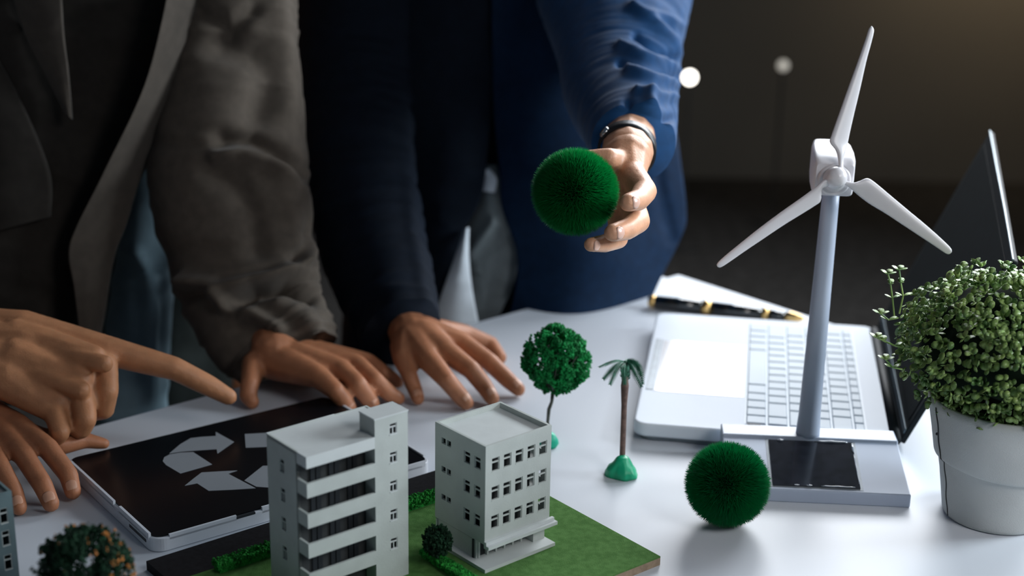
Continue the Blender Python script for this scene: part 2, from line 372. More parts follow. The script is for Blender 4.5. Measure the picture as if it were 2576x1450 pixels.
# ---- hand A: right hand pointing from the left edge, back of the hand towards the camera
def d_(px, py, d, rpx): return (D(px, py, d), rpx * d / FPX)
wr = d_(-330, 850, 1.44, 74)
HA = [
 [wr, d_(-150, 850, 1.44, 78)],
 [d_(-150, 815, 1.445, 50), d_(60, 825, 1.44, 46), d_(268, 882, 1.44, 39), d_(440, 928, 1.45, 31), d_(524, 970, 1.46, 28), d_(575, 999, 1.465, 22)],
 [d_(-150, 850, 1.425, 56), d_(60, 868, 1.42, 54), d_(262, 920, 1.42, 35), d_(270, 985, 1.405, 29), d_(262, 1030, 1.41, 27), d_(210, 1040, 1.44, 26)],
 [d_(-150, 880, 1.41, 56), d_(40, 915, 1.405, 56), d_(205, 985, 1.40, 35), d_(216, 1055, 1.385, 28), d_(205, 1080, 1.39, 26), d_(150, 1085, 1.43, 25)],
 [d_(-150, 905, 1.40, 56), d_(20, 955, 1.395, 56), d_(140, 1035, 1.39, 34), d_(152, 1088, 1.375, 25), d_(140, 1105, 1.385, 24), d_(95, 1095, 1.42, 22)],
 [d_(-150, 850, 1.47, 60), d_(60, 880, 1.475, 48), d_(180, 950, 1.48, 34), d_(235, 1000, 1.46, 27)],
 [d_(60, 868, 1.44, 50), d_(150, 950, 1.42, 50), d_(120, 1010, 1.42, 46)],
]
HA += [[d_(40, 850, 1.425, 50), d_(235, 905, 1.41, 38)], [d_(40, 900, 1.405, 52), d_(200, 955, 1.40, 38)], [d_(20, 950, 1.398, 52), d_(150, 1010, 1.395, 36)], [d_(100, 880, 1.415, 24), d_(262, 916, 1.392, 24)], [d_(60, 930, 1.395, 24), d_(205, 982, 1.383, 24)]]
pa = thing('person', (-1.02, 1.42, 0), 'person outside left edge reaching in to point an index finger', 'person')
elbow = D(-700, 760, 1.50)
bodyA = [(wr[0], 0.030, elbow, 0.045), (elbow, 0.045, Vector((-1.0, 1.55, 1.36)), 0.055), (Vector((-1.0, 1.55, 1.36)), 0.055, Vector((-1.02, 1.42, 1.38)), 0.08),
         (Vector((-1.02, 1.42, 1.32)), 0.14, Vector((-1.02, 1.42, 0.98)), 0.14), (Vector((-1.02, 1.42, 1.40)), 0.055, Vector((-1.02, 1.42, 1.55)), 0.055), (Vector((-1.02, 1.42, 1.60)), 0.08, Vector((-1.02, 1.42, 1.70)), 0.09)]
for s in (-1, 1): bodyA += [(Vector((-1.02, 1.42 + 0.10 * s, 0.95)), 0.09, Vector((-1.02, 1.42 + 0.1 * s, 0.50)), 0.06), (Vector((-1.02, 1.42 + 0.1 * s, 0.50)), 0.06, Vector((-1.02, 1.42 + 0.1 * s, 0.06)), 0.04), (Vector((-1.02, 1.42 + 0.1 * s, 0.04)), 0.035, Vector((-0.88, 1.42 + 0.1 * s, 0.035)), 0.03)]
bodyA += [(Vector((-1.02, 1.30, 1.36)), 0.06, Vector((-1.06, 1.20, 1.08)), 0.045), (Vector((-1.06, 1.20, 1.08)), 0.045, Vector((-1.0, 1.18, 0.84)), 0.03)]
me = body_mesh([hand_chains(HA)], bodyA, M['skin']); ob = link('body', me, None, pa)

def wk(P, ra, rb): x, y, d = proj(P); return (x, y, d, ra, rb)
cloth_tube('shirt', [wk(Vector((-1.02, 1.42, 1.46)), 0.07, 0.07), wk(Vector((-1.02, 1.42, 1.38)), 0.16, 0.16), wk(Vector((-1.02, 1.42, 1.15)), 0.165, 0.16), wk(Vector((-1.02, 1.42, 0.86)), 0.17, 0.165)], M['gsh2'], pa, n=40, nt=40)
cloth_tube('trousers', [wk(Vector((-1.02, 1.42, 0.95)), 0.16, 0.18), wk(Vector((-1.02, 1.42, 0.5)), 0.13, 0.17), wk(Vector((-1.02, 1.42, 0.06)), 0.09, 0.15)], M['trous'], pa, n=40, nt=40)
cloth_tube('sleeve', [wk(Vector((-1.0, 1.52, 1.40)), 0.08, 0.08), wk(elbow, 0.06, 0.06), wk(D(-420, 830, 1.46), 0.046, 0.042), wk(D(-300, 850, 1.44), 0.042, 0.036)], M['gsh2'], pa, n=40, nt=50)
# generic hand lying on the table from picture points and heights
def tp(px, py, z, r): return (G(px, py, z), r)
# ---- hand B: right hand of the brown-jacket person, at the tablet's left end
HB = [
 [tp(-190, 930, 0.075, 0.028), tp(-90, 1040, 0.055, 0.028)],
 [tp(-90, 1020, 0.052, 0.018), tp(36, 1068, 0.043, 0.0125), tp(120, 1128, 0.037, 0.0098), tp(172, 1195, 0.022, 0.0088), tp(183, 1238, 0.0105, 0.0076)],
 [tp(-100, 1040, 0.050, 0.018), tp(4, 1086, 0.040, 0.0125), tp(62, 1150, 0.034, 0.0098), tp(108, 1222, 0.020, 0.009), tp(128, 1268, 0.0085, 0.0078)],
 [tp(-110, 1070, 0.046, 0.018), tp(-34, 1120, 0.036, 0.012), tp(2, 1180, 0.030, 0.0095), tp(34, 1238, 0.017, 0.0088), tp(48, 1278, 0.0082, 0.0074)],
 [tp(-120, 1100, 0.040, 0.017), tp(-80, 1165, 0.030, 0.011), tp(-60, 1215, 0.024, 0.0085), tp(-42, 1258, 0.014, 0.008), tp(-30, 1285, 0.0075, 0.0068)],
 [tp(-60, 1030, 0.040, 0.02), tp(60, 1095, 0.032, 0.0135), tp(150, 1120, 0.027, 0.0100), tp(212, 1108, 0.025, 0.0080), tp(262, 1117, 0.0195, 0.0055)],
 [tp(-40, 1060, 0.040, 0.016), tp(10, 1090, 0.038, 0.014), tp(-30, 1110, 0.036, 0.014)],
]
# ---- hand C: left hand of the same person, flat on the table behind the tablet
HC = [
 [(D(662, 800, 1.645), 0.025), tp(690, 880, 0.045, 0.025)],
 [tp(690, 905, 0.036, 0.022), tp(800, 948, 0.034, 0.0125), tp(845, 985, 0.027, 0.0098), tp(868, 1012, 0.015, 0.009), tp(880, 1028, 0.0085, 0.0075)],
 [tp(700, 895, 0.038, 0.022), tp(855, 930, 0.036, 0.0125), tp(900, 968, 0.030, 0.0100), tp(924, 1000, 0.016, 0.0092), tp(938, 1018, 0.0085, 0.0077)],
 [tp(705, 885, 0.038, 0.022), tp(895, 918, 0.034, 0.0120), tp(945, 960, 0.027, 0.0098), tp(978, 990, 0.015, 0.009), tp(1002, 1003, 0.0085, 0.0074)],
 [tp(710, 880, 0.036, 0.020), tp(925, 912, 0.028, 0.0105), tp(965, 938, 0.020, 0.0085), tp(988, 953, 0.012, 0.0078), tp(1000, 963, 0.008, 0.0066)],
 [tp(690, 905, 0.036, 0.021), tp(640, 915, 0.034, 0.0135), tp(629, 965, 0.024, 0.0100), tp(624, 995, 0.014, 0.0094), tp(634, 1012, 0.009, 0.0078)],
]
pb = thing('person', (-0.42, 1.72, 0), 'person in brown jacket leaning over the table with both hands down', 'person')
A_ = lambda px, py, d: D(px, py, d)
shL, elL = A_(570, -300, 1.72), A_(585, 430, 1.668)
hipB = Vector((-0.50, 1.95, 0.92))
shc = A_(120, -330, 1.72)
bodyB = [(HC[0][0][0], 0.024, elL, 0.034), (elL, 0.034, shL, 0.05), (shL, 0.05, shc, 0.07), (shc, 0.10, hipB, 0.11),
         (HB[0][0][0], 0.030, A_(-420, 500, 1.60), 0.045), (A_(-420, 500, 1.60), 0.045, A_(-330, -250, 1.72), 0.05), (A_(-330, -250, 1.72), 0.05, shc, 0.07),
         (shc, 0.05, shc + Vector((0.03, -0.03, 0.16)), 0.055), (shc + Vector((0.03, -0.04, 0.22)), 0.08, shc + Vector((0.03, -0.05, 0.30)), 0.09)]
for s in (-1, 1):
    q = hipB + Vector((0.07 * s, 0.05 * s, 0)); bodyB += [(q, 0.09, q + Vector((0, 0.02, -0.44)), 0.06), (q + Vector((0, 0.02, -0.44)), 0.06, q + Vector((0, 0.03, -0.86)), 0.04), (q + Vector((0, 0.03, -0.88)), 0.035, q + Vector((0.08, -0.11, -0.885)), 0.03)]
me = body_mesh([hand_chains(HB), hand_chains(HC)], bodyB, M['skin3']); link('body', me, None, pb)
for c, r in ((HB[1], .0076), (HB[2], .0078), (HB[3], .0074)):
    a = c[-1][0]; b = c[-2][0]; nail(a + Vector((0, 0, 0.0004)), b, (UPV - F0 * 0.55).normalized(), r, M['nail'], pb)
for c, r in ((HC[1], .0075), (HC[2], .0077), (HC[3], .0074)):
    a = c[-1][0]; b = c[-2][0]; nail(a, b, (UPV - F0 * 0.3).normalized(), r, M['nail'], pb)
# clothes of B
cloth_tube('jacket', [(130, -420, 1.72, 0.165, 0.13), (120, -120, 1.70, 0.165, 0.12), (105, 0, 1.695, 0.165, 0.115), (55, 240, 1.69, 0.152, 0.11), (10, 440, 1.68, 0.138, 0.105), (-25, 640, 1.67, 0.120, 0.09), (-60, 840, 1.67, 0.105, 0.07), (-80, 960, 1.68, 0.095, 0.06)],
           M['brown_shade'], pb, n=110, nt=120, wr=0.004, wscale=7, seed=4)
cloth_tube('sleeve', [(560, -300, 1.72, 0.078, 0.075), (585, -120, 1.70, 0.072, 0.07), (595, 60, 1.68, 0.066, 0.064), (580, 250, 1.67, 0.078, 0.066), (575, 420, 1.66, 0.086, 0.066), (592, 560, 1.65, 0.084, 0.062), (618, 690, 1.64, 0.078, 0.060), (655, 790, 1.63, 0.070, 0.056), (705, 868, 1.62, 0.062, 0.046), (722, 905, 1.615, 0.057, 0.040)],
           M['brown_lit'], pb, n=150, nt=190, wr=0.0035, wscale=8, seed=2, folds=[
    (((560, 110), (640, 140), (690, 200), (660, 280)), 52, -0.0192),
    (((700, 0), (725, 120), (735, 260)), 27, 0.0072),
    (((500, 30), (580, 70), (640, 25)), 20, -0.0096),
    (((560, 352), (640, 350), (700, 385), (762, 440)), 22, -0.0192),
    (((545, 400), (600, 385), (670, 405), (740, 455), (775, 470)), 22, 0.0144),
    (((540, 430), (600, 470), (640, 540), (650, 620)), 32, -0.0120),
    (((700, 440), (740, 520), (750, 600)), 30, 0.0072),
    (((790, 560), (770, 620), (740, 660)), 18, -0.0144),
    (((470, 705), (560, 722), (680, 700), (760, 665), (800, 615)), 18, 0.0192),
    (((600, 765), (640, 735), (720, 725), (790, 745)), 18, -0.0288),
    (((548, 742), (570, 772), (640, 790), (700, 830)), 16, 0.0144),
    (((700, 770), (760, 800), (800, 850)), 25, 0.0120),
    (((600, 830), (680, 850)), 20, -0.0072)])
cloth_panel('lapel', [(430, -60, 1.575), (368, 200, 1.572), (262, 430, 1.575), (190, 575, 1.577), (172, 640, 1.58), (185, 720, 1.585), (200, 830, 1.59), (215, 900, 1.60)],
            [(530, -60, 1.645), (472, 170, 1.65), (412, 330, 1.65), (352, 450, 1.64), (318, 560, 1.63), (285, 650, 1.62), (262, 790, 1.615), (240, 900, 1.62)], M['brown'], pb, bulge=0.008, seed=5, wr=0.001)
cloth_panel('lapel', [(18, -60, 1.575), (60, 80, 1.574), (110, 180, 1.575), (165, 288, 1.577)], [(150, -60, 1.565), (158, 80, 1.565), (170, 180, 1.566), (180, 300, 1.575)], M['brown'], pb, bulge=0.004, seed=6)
cloth_panel('jacket_front', [(-160, 100, 1.60), (-150, 300, 1.585), (-150, 500, 1.58), (-150, 620, 1.58)], [(-5, 150, 1.575), (72, 300, 1.572), (124, 440, 1.575), (125, 545, 1.58)], M['brown_shade'], pb, bulge=0.012, seed=8)
cloth_tube('shirt', [(360, 250, 1.80, 0.035, 0.04), (372, 480, 1.80, 0.030, 0.04), (360, 700, 1.80, 0.034, 0.04), (340, 950, 1.79, 0.038, 0.03), (335, 1120, 1.79, 0.04, 0.03)], M['bshirt'], pb, n=40, nt=60, wr=0.003, seed=9,
           folds=[(((345, 640), (375, 700), (380, 1000)), 14, 0.01)])
for q in ((430, 600, 0.065), (250, 700, 0.07)):
    o = cloth_tube('trousers', [(q[0], q[1] - 150, 1.95, q[2], 0.07), (q[0] + 20, q[1] + 250, 1.96, q[2], 0.07), (q[0] + 10, q[1] + 900, 1.98, q[2] * .9, 0.06), (q[0], q[1] + 1250, 2.0, q[2] * .8, 0.06)], M['trous'], pb, n=40, nt=60, wr=0.006, seed=q[0])
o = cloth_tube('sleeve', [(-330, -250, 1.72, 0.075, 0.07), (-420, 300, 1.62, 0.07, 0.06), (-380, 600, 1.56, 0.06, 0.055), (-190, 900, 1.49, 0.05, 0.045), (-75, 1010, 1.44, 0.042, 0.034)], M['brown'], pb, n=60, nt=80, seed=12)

# ---- hand D: right hand of the navy person flat on the table
HD = [
 [(D(970, 730, 1.715), 0.027), tp(1035, 842, 0.047, 0.024)],
 [tp(1035, 868, 0.040, 0.024), tp(1016, 905, 0.036, 0.0120), tp(1030, 945, 0.026, 0.0088), tp(1044, 982, 0.013, 0.0082), tp(1052, 1004, 0.008, 0.0070)],
 [tp(1045, 862, 0.042, 0.024), tp(1078, 905, 0.040, 0.0130), tp(1125, 958, 0.030, 0.0100), tp(1156, 995, 0.015, 0.0094), tp(1173, 1014, 0.0085, 0.0080)],
 [tp(1060, 855, 0.044, 0.024), tp(1122, 885, 0.044, 0.0130), tp(1186, 932, 0.033, 0.0102), tp(1218, 972, 0.017, 0.0095), tp(1238, 1003, 0.0085, 0.0080)],
 [tp(1065, 848, 0.044, 0.024), tp(1160, 865, 0.042, 0.0130), tp(1232, 912, 0.030, 0.0102), tp(1276, 955, 0.016, 0.0094), tp(1304, 980, 0.0085, 0.0079)],
 [tp(1050, 845, 0.042, 0.024), tp(1165, 845, 0.030, 0.0135), tp(1232, 868, 0.018, 0.0105), tp(1256, 900, 0.011, 0.0088)],
]
# ---- hand E: left hand of the navy person around the held ball
BALL = D(1447, 483, 1.285); BR = 0.0385
HE = [
 [(D(1588, 325, 1.535), 0.027), (D(1578, 385, 1.41), 0.025)],
 [d_(1575, 400, 1.385, 62), d_(1588, 440, 1.355, 38), d_(1622, 482, 1.312, 32), d_(1607, 503, 1.275, 28.5), d_(1580, 510, 1.252, 24)],
 [d_(1560, 420, 1.395, 62), d_(1580, 500, 1.362, 38), d_(1607, 557, 1.318, 30), d_(1575, 578, 1.280, 28), d_(1541, 586, 1.255, 23.5)],
 [d_(1545, 440, 1.405, 58), d_(1560, 545, 1.368, 34), d_(1556, 602, 1.322, 25), d_(1520, 613, 1.288, 24), d_(1486, 616, 1.262, 19)],
 [d_(1565, 395, 1.40, 55), d_(1555, 408, 1.365, 34), d_(1530, 398, 1.345, 27), d_(1480, 400, 1.345, 24), d_(1430, 420, 1.352, 22)],
 [d_(1555, 420, 1.41, 55), d_(1500, 500, 1.375, 34), d_(1440, 530, 1.362, 27), d_(1400, 520, 1.352, 24)],
 [d_(1580, 395, 1.385, 60), d_(1570, 460, 1.375, 50), d_(1560, 520, 1.378, 38)],
]
pn = thing('person', (0.02, 2.02, 0), 'person in dark navy suit holding up the green ball', 'person')
shR, elR = A_(905, -250, 1.99), A_(908, 440, 1.885)
shE, elE = A_(1540, -300, 1.98), A_(1556, 110, 1.765)
neck = A_(1230, -420, 2.02); hipN = A_(1240, 620, 2.12)
bodyN = [(HD[0][0][0], 0.026, elR, 0.032), (elR, 0.032, shR, 0.05), (shR, 0.05, neck, 0.07), (HE[0][0][0], 0.027, elE, 0.036), (elE, 0.036, shE, 0.05), (shE, 0.05, neck, 0.07), (neck, 0.11, hipN, 0.11),
         (neck, 0.055, neck + Vector((0, -0.03, 0.17)), 0.055), (neck + Vector((0, -0.04, 0.22)), 0.08, neck + Vector((0, -0.05, 0.30)), 0.09)]
for s in (-1, 1):
    q = hipN + Vector((0.09 * s, 0, -0.02)); z0 = q.z; bodyN += [(q, 0.09, Vector((q.x, q.y + 0.02, 0.48)), 0.06), (Vector((q.x, q.y + 0.02, 0.48)), 0.06, Vector((q.x, q.y + 0.03, 0.06)), 0.04), (Vector((q.x, q.y + 0.03, 0.04)), 0.035, Vector((q.x, q.y - 0.12, 0.034)), 0.03)]
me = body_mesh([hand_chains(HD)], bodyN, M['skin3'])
# the lit holding hand shares the same body mesh but has its lighting put into a paler skin colour
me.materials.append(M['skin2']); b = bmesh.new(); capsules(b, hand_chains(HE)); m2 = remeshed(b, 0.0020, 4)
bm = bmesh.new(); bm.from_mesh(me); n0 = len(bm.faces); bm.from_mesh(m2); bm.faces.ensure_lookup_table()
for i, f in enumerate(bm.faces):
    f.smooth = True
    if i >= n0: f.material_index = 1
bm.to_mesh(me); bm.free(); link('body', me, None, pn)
for (tx, ty, td, ax, ay, ad, rp) in ((1578, 511, 1.250, 1607, 503, 1.272, 24), (1539, 587, 1.253, 1575, 578, 1.277, 23.5), (1484, 617, 1.260, 1520, 613, 1.285, 19)):
    nail(D(tx, ty, td), D(ax, ay, ad), (-F0 - UC * 0.12).normalized(), rp * td / FPX, M['nail2'], pn)
for c, r in ((HD[1], .0070), (HD[2], .0080), (HD[3], .0080), (HD[4], .0079)):
    nail(c[-1][0], c[-2][0], (UPV - F0 * 0.2).normalized(), r, M['nail'], pn)
# clothes of the navy person
cloth_tube('jacket', [(1200, -450, 2.05, 0.21, 0.14), (1215, -150, 2.03, 0.215, 0.13), (1230, 100, 2.03, 0.205, 0.13), (1240, 350, 2.04, 0.20, 0.12), (1240, 600, 2.05, 0.205, 0.12), (1250, 860, 2.07, 0.21, 0.11)], M['navy_shade'], pn, n=100, nt=90, wr=0.004, wscale=6, seed=21)
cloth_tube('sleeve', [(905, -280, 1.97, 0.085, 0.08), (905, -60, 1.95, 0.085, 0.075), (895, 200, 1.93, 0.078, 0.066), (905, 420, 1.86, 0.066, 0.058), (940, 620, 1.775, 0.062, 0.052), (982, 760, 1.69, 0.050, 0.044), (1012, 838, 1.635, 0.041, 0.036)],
           M['navy_shade'], pn, n=100, nt=120, wr=0.004, wscale=8, seed=22, folds=[(((1010, 0), (1020, 300), (1040, 600), (1080, 790)), 18, 0.006)])
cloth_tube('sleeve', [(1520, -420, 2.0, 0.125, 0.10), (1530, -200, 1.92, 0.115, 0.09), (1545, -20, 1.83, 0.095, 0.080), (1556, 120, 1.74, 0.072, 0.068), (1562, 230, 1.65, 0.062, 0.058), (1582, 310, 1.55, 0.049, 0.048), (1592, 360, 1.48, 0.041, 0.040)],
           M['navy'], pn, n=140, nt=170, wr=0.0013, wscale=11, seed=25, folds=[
    (((1590, 20), (1640, 60), (1690, 110), (1720, 160)), 11, 0.010), (((1640, 40), (1700, 60), (1735, 70)), 10, 0.008),
    (((1560, 120), (1620, 150), (1690, 175), (1715, 185)), 10, 0.010), (((1600, 90), (1660, 130), (1700, 150)), 8, -0.010),
    (((1580, 180), (1640, 205), (1705, 215)), 10, 0.010), (((1560, 160), (1640, 190), (1690, 200)), 8, -0.008),
    (((1600, 235), (1650, 250), (1700, 245)), 10, 0.008), (((1630, 250), (1650, 300), (1655, 350)), 12, 0.008),
    (((1580, 260), (1620, 290), (1690, 300)), 10, -0.008), (((1540, 300), (1600, 330), (1660, 340)), 10, 0.006)])
cloth_panel('jacket_front', [(1235, -120, 1.87), (1240, 250, 1.88), (1256, 430, 1.88), (1262, 520, 1.885), (1300, 640, 1.88), (1290, 760, 1.88), (1260, 840, 1.88)], [(1640, -120, 1.99), (1690, 250, 1.97), (1712, 400, 1.95), (1727, 540, 1.95), (1712, 600, 1.94), (1668, 690, 1.93), (1600, 840, 1.92)], M['navy_half'], pn, nu=60, bulge=0.05, seed=26, wr=0.004, wscale=5,
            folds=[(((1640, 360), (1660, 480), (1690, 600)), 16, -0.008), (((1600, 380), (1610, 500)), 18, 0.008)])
cloth_panel('jacket_front', [(1010, -120, 1.90), (1010, 450, 1.895), (1010, 650, 1.89), (1050, 830, 1.88)], [(1252, -120, 1.885), (1222, 430, 1.88), (1165, 590, 1.875), (1098, 812, 1.87)], M['navy_shade'], pn, nu=30, bulge=0.01, seed=27)
cloth_panel('shirt', [(1212, 415, 1.905), (1195, 480, 1.905), (1160, 580, 1.90), (1110, 720, 1.90), (1085, 840, 1.90)], [(1250, 415, 1.905), (1265, 480, 1.905), (1305, 600, 1.90), (1290, 720, 1.90), (1230, 840, 1.90)], M['gsh2'], pn, nu=30, bulge=0.015, seed=28, wr=0.004, wscale=18)
cloth_panel('shirt_tail', [(1208, 428, 1.885), (1215, 450, 1.885), (1212, 480, 1.885)], [(1232, 424, 1.885), (1250, 450, 1.885), (1245, 485, 1.885)], M['gshirt'], pn, nu=10, nv=10, bulge=0.004)
cloth_panel('shirt_tail', [(1168, 575, 1.865), (1146, 640, 1.862), (1114, 730, 1.86), (1080, 835, 1.86)], [(1180, 572, 1.865), (1180, 650, 1.862), (1188, 730, 1.86), (1206, 825, 1.86)], M['gshirt'], pn, nu=20, nv=30, bulge=0.006)
cloth_panel('shirt_tail', [(1210, 480, 1.893), (1175, 580, 1.892), (1160, 680, 1.892)], [(1250, 490, 1.893), (1285, 590, 1.892), (1240, 700, 1.892)], M['gsh2'], pn, nu=20, nv=30, bulge=0.01, folds=[(((1240, 560), (1180, 640)), 14, 0.01)])
for x in (1140, 1340):
    cloth_tube('trousers', [(x, 560, 2.13, 0.10, 0.09), (x, 1100, 2.14, 0.09, 0.08), (x, 1900, 2.16, 0.07, 0.07)], M['black'], pn, n=40, nt=40)
# watch
wt = D(1577, 378, 1.425); ax = (D(1600, 250, 1.52) - D(1578, 400, 1.39)).normalized()
bm = bmesh.new(); n = 40; X = ax.orthogonal().normalized(); Y = ax.cross(X); prof = ((0.0255, -0.008), (0.0278, -0.007), (0.0278, 0.007), (0.0255, 0.008))
rg = [[bm.verts.new(wt + ax * z + (X * math.cos(2 * PI * i / n) + Y * math.sin(2 * PI * i / n)) * r) for i in range(n)] for r, z in prof]
for k in range(4):
    for i in range(n): bm.faces.new((rg[k][i], rg[k][(i + 1) % n], rg[(k + 1) % 4][(i + 1) % n], rg[(k + 1) % 4][i]))
wa = obj('wrist_watch', bm, M['watch'], None, True); tag(wa, 'black banded watch on the wrist above the held ball', 'watch')
bm = bmesh.new(); sdv = (-RC * 0.75 - F0 * 0.6 + UC * 0.3); sdv = (sdv - ax * sdv.dot(ax)).normalized(); cc = wt + sdv * 0.0275; lathe(bm, cc, [(0.004, -0.003), (0.0055, -0.001), (0.0055, 0.002), (0.003, 0.003)], 20, sdv); obj('clasp', bm, M['steel'], wa, True)

adopt(pa); adopt(pb); adopt(pn)
# ================================================================== BALLS
def fuzzy(name, c, R, L, n, m, mcore, label, seed, cat='ball', group=None):
    rnd = random.Random(seed); bm = bmesh.new(); bmesh.ops.create_icosphere(bm, subdivisions=4, radius=R - L, matrix=Matrix.Translation(c))
    t = thing(name, c, label, cat, group); obj('core', bm, mcore, t, True)
    V = []; F = []
    for i in range(n):
        z = 1 - 2 * (i + 0.5) / n; th = i * 2.399963; s = math.sqrt(1 - z * z); N = Vector((s * math.cos(th), s * math.sin(th), z))
        N2 = (N + Vector([rnd.gauss(0, 0.16) for _ in range(3)])).normalized(); X = N.orthogonal().normalized(); X = Matrix.Rotation(rnd.uniform(0, 6.3), 3, N) @ X; Y = N.cross(X)
        w_ = 0.00042; b0 = c + N * (R - L - 0.0008); tp_ = c + N * (R - L) + N2 * L * rnd.uniform(0.6, 1.12); k = len(V)
        V += [b0 + X * w_, b0 - X * w_ * .6 + Y * w_, b0 - X * w_ * .6 - Y * w_, tp_]; F += [(k, k + 1, k + 3), (k + 1, k + 2, k + 3), (k + 2, k, k + 3)]
    o = pyobj('grass_fibres', V, F, m, t); tag(o, kind='stuff'); adopt(t)
fuzzy('grass_ball', BALL, BR, 0.0075, 20000, M['fuzz'], M['core'], 'fuzzy green ball held up in the hand', 5)
gb = G(1848, 1318, 0); c = Vector((gb.x, gb.y, TZ + 0.0378))
c = D(1830, 1218, proj(c)[2]); c.z = TZ + 0.0375
fuzzy('grass_ball', c, 0.0382, 0.0075, 20000, M['fuzz2'], M['core'], 'fuzzy green ball lying on the table before the turbine', 6)

# ================================================================== WIND TURBINE
fr = Vector((0.36, 1.2285, 0)); ul = Vector((0.1996, 1.2388, 0)); 
WF = Frame(fr, ul - fr, Vector((-(ul - fr).y, (ul - fr).x, 0)) * -1)
if WF.v.y < 0: WF.v = -WF.v
tb = thing('wind_turbine_model', tuple(WF.p(0.082, 0.05, 0)), 'white model wind turbine on solar panel base', 'model turbine')
bm = bmesh.new(); W = 0.164
sec = [(0, 0), (0, 0.0125), (0.0765, 0.0285), (0.078, 0.031), (0.103, 0.031), (0.1045, 0.0)]
a = [bm.verts.new(WF.p(0, v, z)) for v, z in sec]; b = [bm.verts.new(WF.p(W, v, z)) for v, z in sec]
bm.faces.new(a); bm.faces.new(list(reversed(b)))
for i in range(6): bm.faces.new((a[i], b[i], b[(i + 1) % 6], a[(i + 1) % 6]))
bmesh.ops.recalc_face_normals(bm, faces=bm.faces); bev(bm, 0.0012, 2, 12); obj('base', bm, M['whiteb'], tb)
def slope(u, v, off=0.0): return WF.p(u, v, 0.0125 + (0.016 / 0.0765) * v + off)
def on_slope(px, py):
    r = ray(px, py); p0 = slope(0, 0); n_ = (slope(1, 0) - p0).cross(slope(0, 1) - p0); tt = (p0 - CAMP).dot(n_) / r.dot(n_); return WF.inv(CAMP + r * tt)
q = [on_slope(*p) for p in ((1929, 1107), (2147, 1115), (2169, 1234), (1938, 1224))]
q[3] = (q[0][0] + (q[3][0] - q[0][0]) * 0.6, q[2][1])
def quadprism(pts, o0, o1):
    bm = bmesh.new(); hexa(bm, [slope(*p, o0) for p in pts] + [slope(*p, o1) for p in pts]); return bm
def inset(pts, k):
    cx = sum(p[0] for p in pts) / 4; cy = sum(p[1] for p in pts) / 4; return [(cx + (p[0] - cx) * k, cy + (p[1] - cy) * k) for p in pts]
bm = quadprism(inset(q, 1.03), -0.001, 0.0002); obj('panel_recess', bm, M['lapside'], tb)
bm = quadprism(inset(q, 0.965), -0.001, 0.0011); bev(bm, 0.0004); obj('solar_panel', bm, M['pv'], tb)
# resin beads along panel border
for k, (i0, i1, t0, t1, wd) in enumerate(((0, 1, 0.10, 0.17, .0012), (0, 1, 0.55, 0.95, .0013), (1, 2, 0.02, 0.22, .0012), (1, 2, 0.28, 0.92, .0007), (2, 3, 0.05, 0.45, .0007), (2, 3, 0.55, 0.62, .0008), (2, 3, 0.7, 0.76, .0007))):
    qq = inset(q, 0.95); P0 = slope(*qq[i0], 0.0012); P1 = slope(*qq[i1], 0.0012); bm = bmesh.new()
    pts = [P0.lerp(P1, lerp(t0, t1, s / 8)) + Vector((0, 0, 0.0002 * math.sin(s * 2))) for s in range(9)]
    tube(bm, pts, [wd * (0.4 + 0.6 * math.sin(PI * (s + .5) / 9)) for s in range(9)], 8); obj('resin_bead', bm, M['pvedge'], tb, True)
# pole
pb0 = G(2032, 1090, 0.031); dT = proj(pb0)[2]
top = D(2092, 470, dT - 0.035)
bm = bmesh.new(); P = [pb0.lerp(top, s / 12) for s in range(13)]; tube(bm, [pb0 - (top - pb0).normalized() * 0.002, pb0 + Vector((0, 0, 0.0015))] + P[1:], [0.0112, 0.0112] + [lerp(0.0104, 0.0078, s / 12) for s in range(1, 13)], 32)
obj('pole', bm, M['whiteb'], tb, True)
# nacelle: rounded box loft along its axis
HUB = D(2103, 447, dT - 0.075); dH = proj(HUB)[2]
rotN = (-F0 * 1.0 + RC * 0.07 + UC * 0.02).normalized()
axb = (Vector((0, 1, 0)) * 1.0 + Vector((0.10, 0, 0.13))).normalized()
Xn = axb.cross(Vector((0, 0, 1))).normalized(); Zn = Xn.cross(axb).normalized()
NC = D(2099, 447, dH + 0.010) + Zn * -0.002
bm = bmesh.new(); rings = []
for s, hw, hh, oz in ((0, 0.0165, 0.0150, 0), (0.0015, 0.0178, 0.0163, 0), (0.012, 0.0190, 0.0176, 0.0005), (0.028, 0.0192, 0.0178, 0.001), (0.046, 0.0182, 0.0170, 0.0015), (0.062, 0.0155, 0.0145, 0.002), (0.070, 0.0125, 0.0118, 0.002), (0.0715, 0.008, 0.008, 0.002)):
    rg = []
    for i in range(48):
        th = 2 * PI * i / 48; cx_, sy = math.cos(th), math.sin(th); e = 0.21
        rg.append(bm.verts.new(NC + axb * s + Xn * hw * math.copysign(abs(cx_) ** e, cx_) + Zn * (oz + hh * math.copysign(abs(sy) ** e, sy))))
    rings.append(rg)
for a, b in zip(rings, rings[1:]):
    for i in range(48): bm.faces.new((a[i], a[(i + 1) % 48], b[(i + 1) % 48], b[i]))
bm.faces.new(rings[0]); bm.faces.new(list(reversed(rings[-1]))); na = obj('nacelle', bm, M['white'], tb, True)
sm = na.modifiers.new('e', 'EDGE_SPLIT'); sm.split_angle = math.radians(38)
bm = bmesh.new(); lathe(bm, NC, [(0.0150, -0.0005), (0.0150, 0.0015), (0.0135, 0.0030), (0.0125, 0.0030), (0.0105, 0.0018), (0.010, 0.0025), (0.0095, 0.006)], 48, -axb); obj('bearing_ring', bm, M['white'], tb, True)
